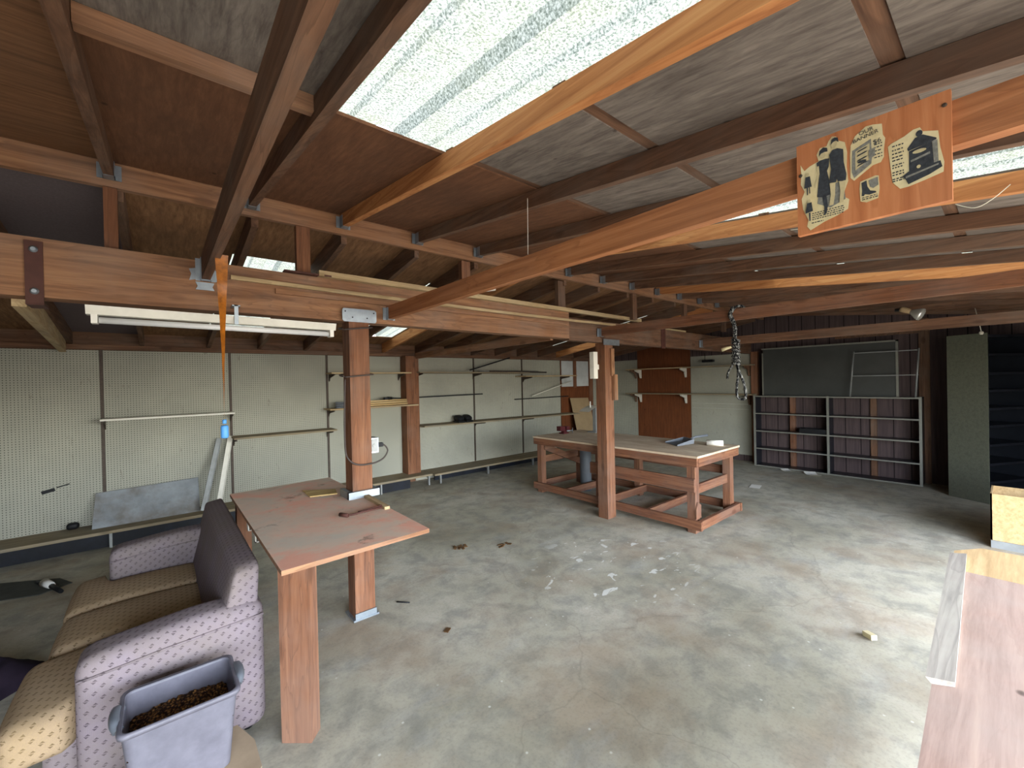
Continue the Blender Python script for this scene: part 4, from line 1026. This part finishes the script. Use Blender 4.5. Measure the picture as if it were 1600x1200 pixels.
def seat(y0, y1, k):
    def fn(w):
        x = w.x
        return (x, w.y, w.z - .015*max(0,(-.2-x)/.25))
    b = MB()
    if k == 1: b.soft(-.445, .19, y0, y1, .25, .425, .055, 14, (.01,0,.022), fn)
    else:
        ya, yb = (2.585, y1) if k == 0 else (y0, 3.85)
        def tf(w):       # T-shaped cushion: the front wraps round in front of the arm
            w = Vector(fn(w))
            s = max(0, min(1, (-.275-w.x)/.035)); s = s*s*(3-2*s)
            if k == 0: w.y = w.y - (ya-y0)*s*max(0, min(1, (y1-w.y)/(y1-ya)))
            else: w.y = w.y + (y1-yb)*s*max(0, min(1, (w.y-y0)/(yb-y0)))
            return w
        b.soft(-.505 if k == 0 else -.45, .19, ya, yb, .25, .425, .055, 24, (.01,0,.022), tf)
    c = b.build('seat_cushion', FS, t, uv=True)
    return c
for k, (y0, y1) in enumerate(ys): seat(y0, y1, k)
for x, y in ((-.33,2.45),(.3,2.45),(-.33,3.98),(.3,3.98)):
    b = MB(); b.lathe((x,y,0), [(.02,0),(.026,.03)], 10); b.build('foot', M['black'], t)

# tote on a tan box
t = thing('wooden_crate', (.06, 2.06, 0), 'low tan box under the storage tote, dark hole in its side', 'box')
b = MB(); b.prism([(-.16,1.82,.185),(.225,1.82,.185),(.275,1.9,.185),(.275,2.06,.185),(.23,2.2,.185),(-.16,2.2,.185)], (0,0,.015)); b.build('top', M['tan_box'], t, bevel=.002)
b = MB(); b.box(-.15,.26,2.05,2.065,0,.184); b.box(-.15,-.135,1.84,2.05,0,.184); b.box(.20,.215,1.95,2.05,0,.184); b.box(-.135,.2,1.835,1.85,0,.05); b.build('side', M['tan_box'], t)
t = thing('storage_tote', (.035, 2.1, .2), 'translucent plastic tote of brown pellets on a tan box', 'tote')
bx0, bx1, by0, by1, bz0, bz1 = -.105, .185, 1.985, 2.21, .202, .50
def rr(x0, x1, y0, y1, r, z, n=5):
    p = []
    for cx, cy, a0 in ((x1-r,y1-r,0),(x0+r,y1-r,PI/2),(x0+r,y0+r,PI),(x1-r,y0+r,1.5*PI)):
        for k in range(n+1): a = a0+PI/2*k/n; p.append((cx+r*math.cos(a), cy+r*math.sin(a), z))
    return p
def loft(b, loops, mi=0, cap=False):
    rs = [[b.bm.verts.new(p) for p in l] for l in loops]
    for i in range(len(rs)-1):
        n = len(rs[i])
        for k in range(n):
            f = b.bm.faces.new((rs[i][k],rs[i][(k+1)%n],rs[i+1][(k+1)%n],rs[i+1][k])); f.smooth = True; f.material_index = mi
    if cap: b.bm.faces.new(rs[0]).material_index = mi
def rl(g, z, r=.03): return rr(bx0-g, bx1+g, by0-g, by1+g, r, z)
b = MB(); loft(b, [rl(0,bz0), rl(.012,.35), rl(.025,bz1-.012), rl(.025,bz1), rl(.021,bz1), rl(.021,bz1-.012), rl(.008,.35), rl(-.004,bz0+.004)]); b.bm.faces.new([b.bm.verts.new(p) for p in rl(0,bz0)]); b.bm.faces.new([b.bm.verts.new(p) for p in rl(-.004,bz0+.004)])
b.build('tub', M['tote'], t)
b = MB(); loft(b, [rl(.023,bz1-.014), rl(.034,bz1-.016), rl(.036,bz1-.003), rl(.032,bz1+.003), rl(.024,bz1+.002)]); b.build('rim', M['tote'], t)
for s, x in ((-1,bx0-.036),(1,bx1+.036)):
    b = MB(); b.tube(smooth([(x-s*.004,2.035,bz1-.022),(x+s*.006,2.055,bz1-.008),(x+s*.009,2.10,bz1-.004),(x+s*.006,2.145,bz1-.008),(x-s*.004,2.165,bz1-.022)]), .017, 8); h = b.build('handle', M['plastic_grey'], t); h['label'] = 'grey clip handle'
b = MB(); rng = random.Random(3); gz = {}
def ph(u, v):
    k = (round(u,4),round(v,4)); 
    if k not in gz: gz[k] = rng.uniform(-.006,.006)
    x = bx0-.010+(bx1-bx0+.020)*u; y = by0-.010+(by1-by0+.020)*v
    return (x, y, .395+.02*math.sin(u*3)+gz[k])
b.grid(ph, 40, 24); h = b.build('pellets', M['pellets'], t); h['kind'] = 'stuff'

# cloth heap on the floor by the sofa
def heap(name, cx, cy, rx, ry, h, seed, mat, lab):
    r = random.Random(seed); ph_ = [r.uniform(0,6.28) for _ in range(6)]
    b = MB()
    def f(u, v):
        a = 2*PI*u; d = v
        k = 1+.16*math.sin(3*a+ph_[0])+.1*math.sin(5*a+ph_[1])
        z = h*(1-d*d)*(1+.25*math.sin(7*a+ph_[2])*d+.2*math.sin(4*a+9*d+ph_[3])) + .012*math.sin(22*d+5*a+ph_[4])*d
        return (cx+rx*d*k*math.cos(a), cy+ry*d*k*math.sin(a), max(.003, z+.004) if d < 1 else .0)
    b.grid(f, 60, 18); bmesh.ops.remove_doubles(b.bm, verts=b.bm.verts[:], dist=1e-4)
    return one(name, b, mat, lab, 'cloth', 'clothes on the floor')
heap('cloth_heap', -.93, 3.75, .30, .42, .16, 4, M['cloth_dark'], 'dark purple cloth heaped on the floor beside the loveseat')
heap('cloth_heap', -.86, 3.08, .20, .17, .12, 9, M['cloth_red'], 'orange-red cloth on the floor beside the loveseat')
b = MB(); b.prism([(-1.9,5.55,.001),(-.80,5.18,.001),(-.62,5.30,.001),(-.72,5.50,.001),(-1.5,5.95,.001)], (0,0,.006)); one('floor_sheet', b, M['mat'], 'dark grey sheet lying on the floor by the low bench', 'sheet')
t = thing('scraper', (-.75,5.25,.008), 'black and white scraper lying on the dark floor sheet', 'scraper')
b = MB(); b.tube([(-.86,5.50,.02),(-.79,5.37,.025)], [.012,.02], 8); b.build('blade', M['dark_metal'], t)
b = MB(); b.tube([(-.80,5.40,.028),(-.74,5.27,.03)], [.034,.026], 8); b.build('ferrule', M['white'], t)
b = MB(); b.tube([(-.74,5.27,.025),(-.66,5.08,.022)], [.02,.016], 8); b.build('grip', M['black'], t)

# ---------------------------------------------------------------- right foreground counter
t = thing('plywood_counter', (2.0, -.1, 0), 'low-edged pinkish plywood counter at the right edge of the floor', 'counter')
CZ = .75
def ey(x): return .153+.029*(x-1.345)
b = MB(); b.prism([(.75,ey(.75),CZ-.02),(2.85,ey(2.85),CZ-.02),(2.85,-.57,CZ-.02),(.75,-.57,CZ-.02)], (0,0,.02)); b.build('top', M['pink_ply'], t)
b = MB(); b.prism([(2.852,ey(2.85),CZ-.02),(3.147,ey(3.147),CZ-.02),(3.285,.115,CZ-.02),(3.31,-.57,CZ-.02),(2.852,-.57,CZ-.02)], (0,0,.02)); h = b.build('top_end', M['crate_ply'], t); h['label'] = 'bare tan plywood end with a clipped corner'
for x, y in ((.85,.05),(2.0,.07),(3.0,.06),(.85,-.5),(3.0,-.5)):
    b = MB(); b.box(x, x+.07, y-.07, y, 0, CZ-.021); b.build('leg', W['palez'], t, bevel=.003)
b = MB(); b.box(.85,3.05,.02,.06,CZ-.11,CZ-.021); b.build('apron', W['palex'], t)
b = MB(); b.hexa([(1.745,.165,CZ+.001),(3.04,.212,CZ+.001),(3.085,.158,CZ+.001),(1.775,.118,CZ+.001),(1.745,.178,CZ+.016),(3.04,.214,CZ+.016),(3.085,.158,CZ+.016),(1.775,.118,CZ+.016)][:])
one('edge_board', b, wood('weathered_board','x','#b7b0a2','#a29b8e','#77716a',greyamt=.5), 'weathered grey board lying along the counter\'s left edge', 'board', bevel=.002)
t = thing('plywood_crate', (6.3, -.1, 0), 'tan plywood crate on floor behind the counter, before the steel shelving', 'crate')
b = MB(); b.box(6.05, 6.065, -.5, .152, .07, .51); b.box(6.05, 6.5, .14, .152, 0, .51); b.box(6.49,6.5,-.5,.14,0,.51); b.box(6.065,6.49,-.5,.14,.02,.035); b.box(6.05,6.5,-.51,-.5,0,.51); b.build('panel', M['crate_ply'], t, bevel=.001)
b = MB(); b.box(6.035, 6.05, -.5, .15, .0, .07); h = b.build('base_board', M['grey_metal'], t); h['label'] = 'grey base board'

# ---------------------------------------------------------------- litter on the floor
def flat(name, x, y, w, l, rot, mat, lab, cat, group=None, z=.002, th=.003, curl=.0):
    b = MB(); c, s = math.cos(rot), math.sin(rot)
    b.grid(lambda u, v: (x+(u-.5)*w*c-(v-.5)*l*s, y+(u-.5)*w*s+(v-.5)*l*c, z+curl*(2*u-1)**2), 6, 2)
    b.grid(lambda u, v: (x+(u-.5)*w*c-(v-.5)*l*s, y+(u-.5)*w*s+(v-.5)*l*c, z+th+curl*(2*u-1)**2), 6, 2)
    return one(name, b, mat, lab, cat, group)
flat('paper_sheet', 8.40, 2.55, .20, .14, .9, M['white'], 'white paper on the floor at the left foot of the bookcase divider', 'paper', 'papers on the floor', curl=.02)
flat('paper_sheet', 8.33, 2.17, .26, .17, .6, M['white'], 'larger white folded paper on the floor before the bookcase divider', 'paper', 'papers on the floor', curl=.03)
flat('paper_sheet', 6.9, 2.53, .22, .14, .2, M['white'], 'pale paper scrap on the floor right of the workbench', 'paper', 'papers on the floor')
b = MB(); b.obox((3.42,.60,.018), (.065,.038,.03), (0,.1,.9)); one('wood_chip', b, M['floor_scrap'], 'small pale wood block on the floor near the counter', 'wood block', bevel=.004)
b = MB(); b.tube([(1.36,3.06,.006),(1.43,2.98,.006)], .005, 6); one('nail', b, M['black'], 'dark nail on the floor right of the plated post', 'nail')
for k, (x, y, lab) in enumerate(((2.67,3.35,'right clump of dry leaves on the open floor'),(2.32,3.63,'left clump of dry leaves on the open floor'))):
    r = random.Random(k); b = MB()
    for j in range(7):
        b.obox((x+r.uniform(-.07,.07), y+r.uniform(-.05,.05), .008), (.05,.022,.006), (r.uniform(-.2,.2),r.uniform(-.2,.2),r.uniform(0,3)))
    one('leaf_clump', b, M['leaf'], lab, 'leaves', 'leaf clumps on the floor')
b = MB(); b.obox((1.46,2.48,.004),(.05,.03,.006),(0,0,.6)); one('leaf_clump', b, M['leaf'], 'single dry leaf on the floor in front of the plated post', 'leaves', 'leaf clumps on the floor')

# cobwebs by the skylights
def web(pts, lab):
    b = MB(); b.tube(smooth(pts), .0016, 4); one('cobweb', b, M['web'], lab, 'cobweb', 'cobwebs')
web([(2.75,.80,2.50),(2.74,.6,2.47),(2.74,.45,2.455),(2.74,.3,2.47),(2.75,.2,2.48)], 'cobweb strand on the sunlit rafter left of the sign')
web([(2.75,-.0,2.46),(2.73,.05,2.41),(2.73,.10,2.39),(2.75,.16,2.43)], 'cobweb strand on the sunlit rafter right of the sign')
web([(1.33,1.45,2.27),(1.33,1.447,2.40),(1.33,1.445,2.53)], 'thin thread hanging from the roof to the orange tie beam')

# ---------------------------------------------------------------- camera
cam = bpy.data.cameras.new('camera'); co = bpy.data.objects.new('camera', cam); C.objects.link(co)
f = 656.55; cam.sensor_fit = 'HORIZONTAL'; cam.sensor_width = 36; cam.lens = f/1600*36; cam.clip_start = .02; cam.clip_end = 200
yaw, pit, rol = math.radians(50.0266), math.radians(-.3668), math.radians(-1.25268)
Fv = Vector((math.cos(pit)*math.cos(yaw), math.cos(pit)*math.sin(yaw), math.sin(pit)))
rt = Vector((math.sin(yaw), -math.cos(yaw), 0)); up = rt.cross(Fv)
R_ = math.cos(rol)*rt+math.sin(rol)*up; U_ = -math.sin(rol)*rt+math.cos(rol)*up
co.matrix_world = Matrix(((R_.x,U_.x,-Fv.x,0),(R_.y,U_.y,-Fv.y,0),(R_.z,U_.z,-Fv.z,1.68),(0,0,0,1)))
bpy.context.scene.camera = co

# ---------------------------------------------------------------- light
w = bpy.data.worlds.new('sky'); bpy.context.scene.world = w; w.use_nodes = True
nt = w.node_tree; bg = nt.nodes['Background']; sk = nt.nodes.new('ShaderNodeTexSky'); sk.sky_type = 'NISHITA'
sk.sun_disc = False; sk.sun_elevation = math.radians(66); sk.sun_rotation = math.radians(190); sk.air_density = 1.0; sk.dust_density = 1.5
hs = nt.nodes.new('ShaderNodeHueSaturation'); hs.inputs['Saturation'].default_value = .52
nt.links.new(sk.outputs[0], hs.inputs['Color']); nt.links.new(hs.outputs[0], bg.inputs[0]); bg.inputs[1].default_value = 1.6
sl = bpy.data.lights.new('sun', 'SUN'); sl.energy = 7.0; sl.angle = math.radians(.6); sl.color = (1,.94,.84)
so = bpy.data.objects.new('sun', sl); C.objects.link(so)
sd = Vector((.50, .26, -.82)).normalized(); so.rotation_euler = sd.to_track_quat('-Z', 'Y').to_euler()
# portal in the real door opening guides sky sampling
pl = bpy.data.lights.new('door_portal', 'AREA'); pl.shape = 'RECTANGLE'; pl.size = DX1-DX0; pl.size_y = DZ; pl.cycles.is_portal = True
po = bpy.data.objects.new('door_portal', pl); C.objects.link(po); po.location = ((DX0+DX1)/2, YF-.11, DZ/2); po.rotation_euler = Vector((0,1,0)).to_track_quat('-Z','Z').to_euler()

sc = bpy.context.scene
sc.view_settings.view_transform = 'Standard'; sc.view_settings.look = 'None'; sc.view_settings.gamma = 1; sc.view_settings.use_curve_mapping = False
sc.view_settings.exposure = 1.45
sc.cycles.max_bounces = 10; sc.cycles.diffuse_bounces = 7; sc.cycles.glossy_bounces = 3; sc.cycles.transmission_bounces = 4
sc.cycles.caustics_reflective = False; sc.cycles.caustics_refractive = False
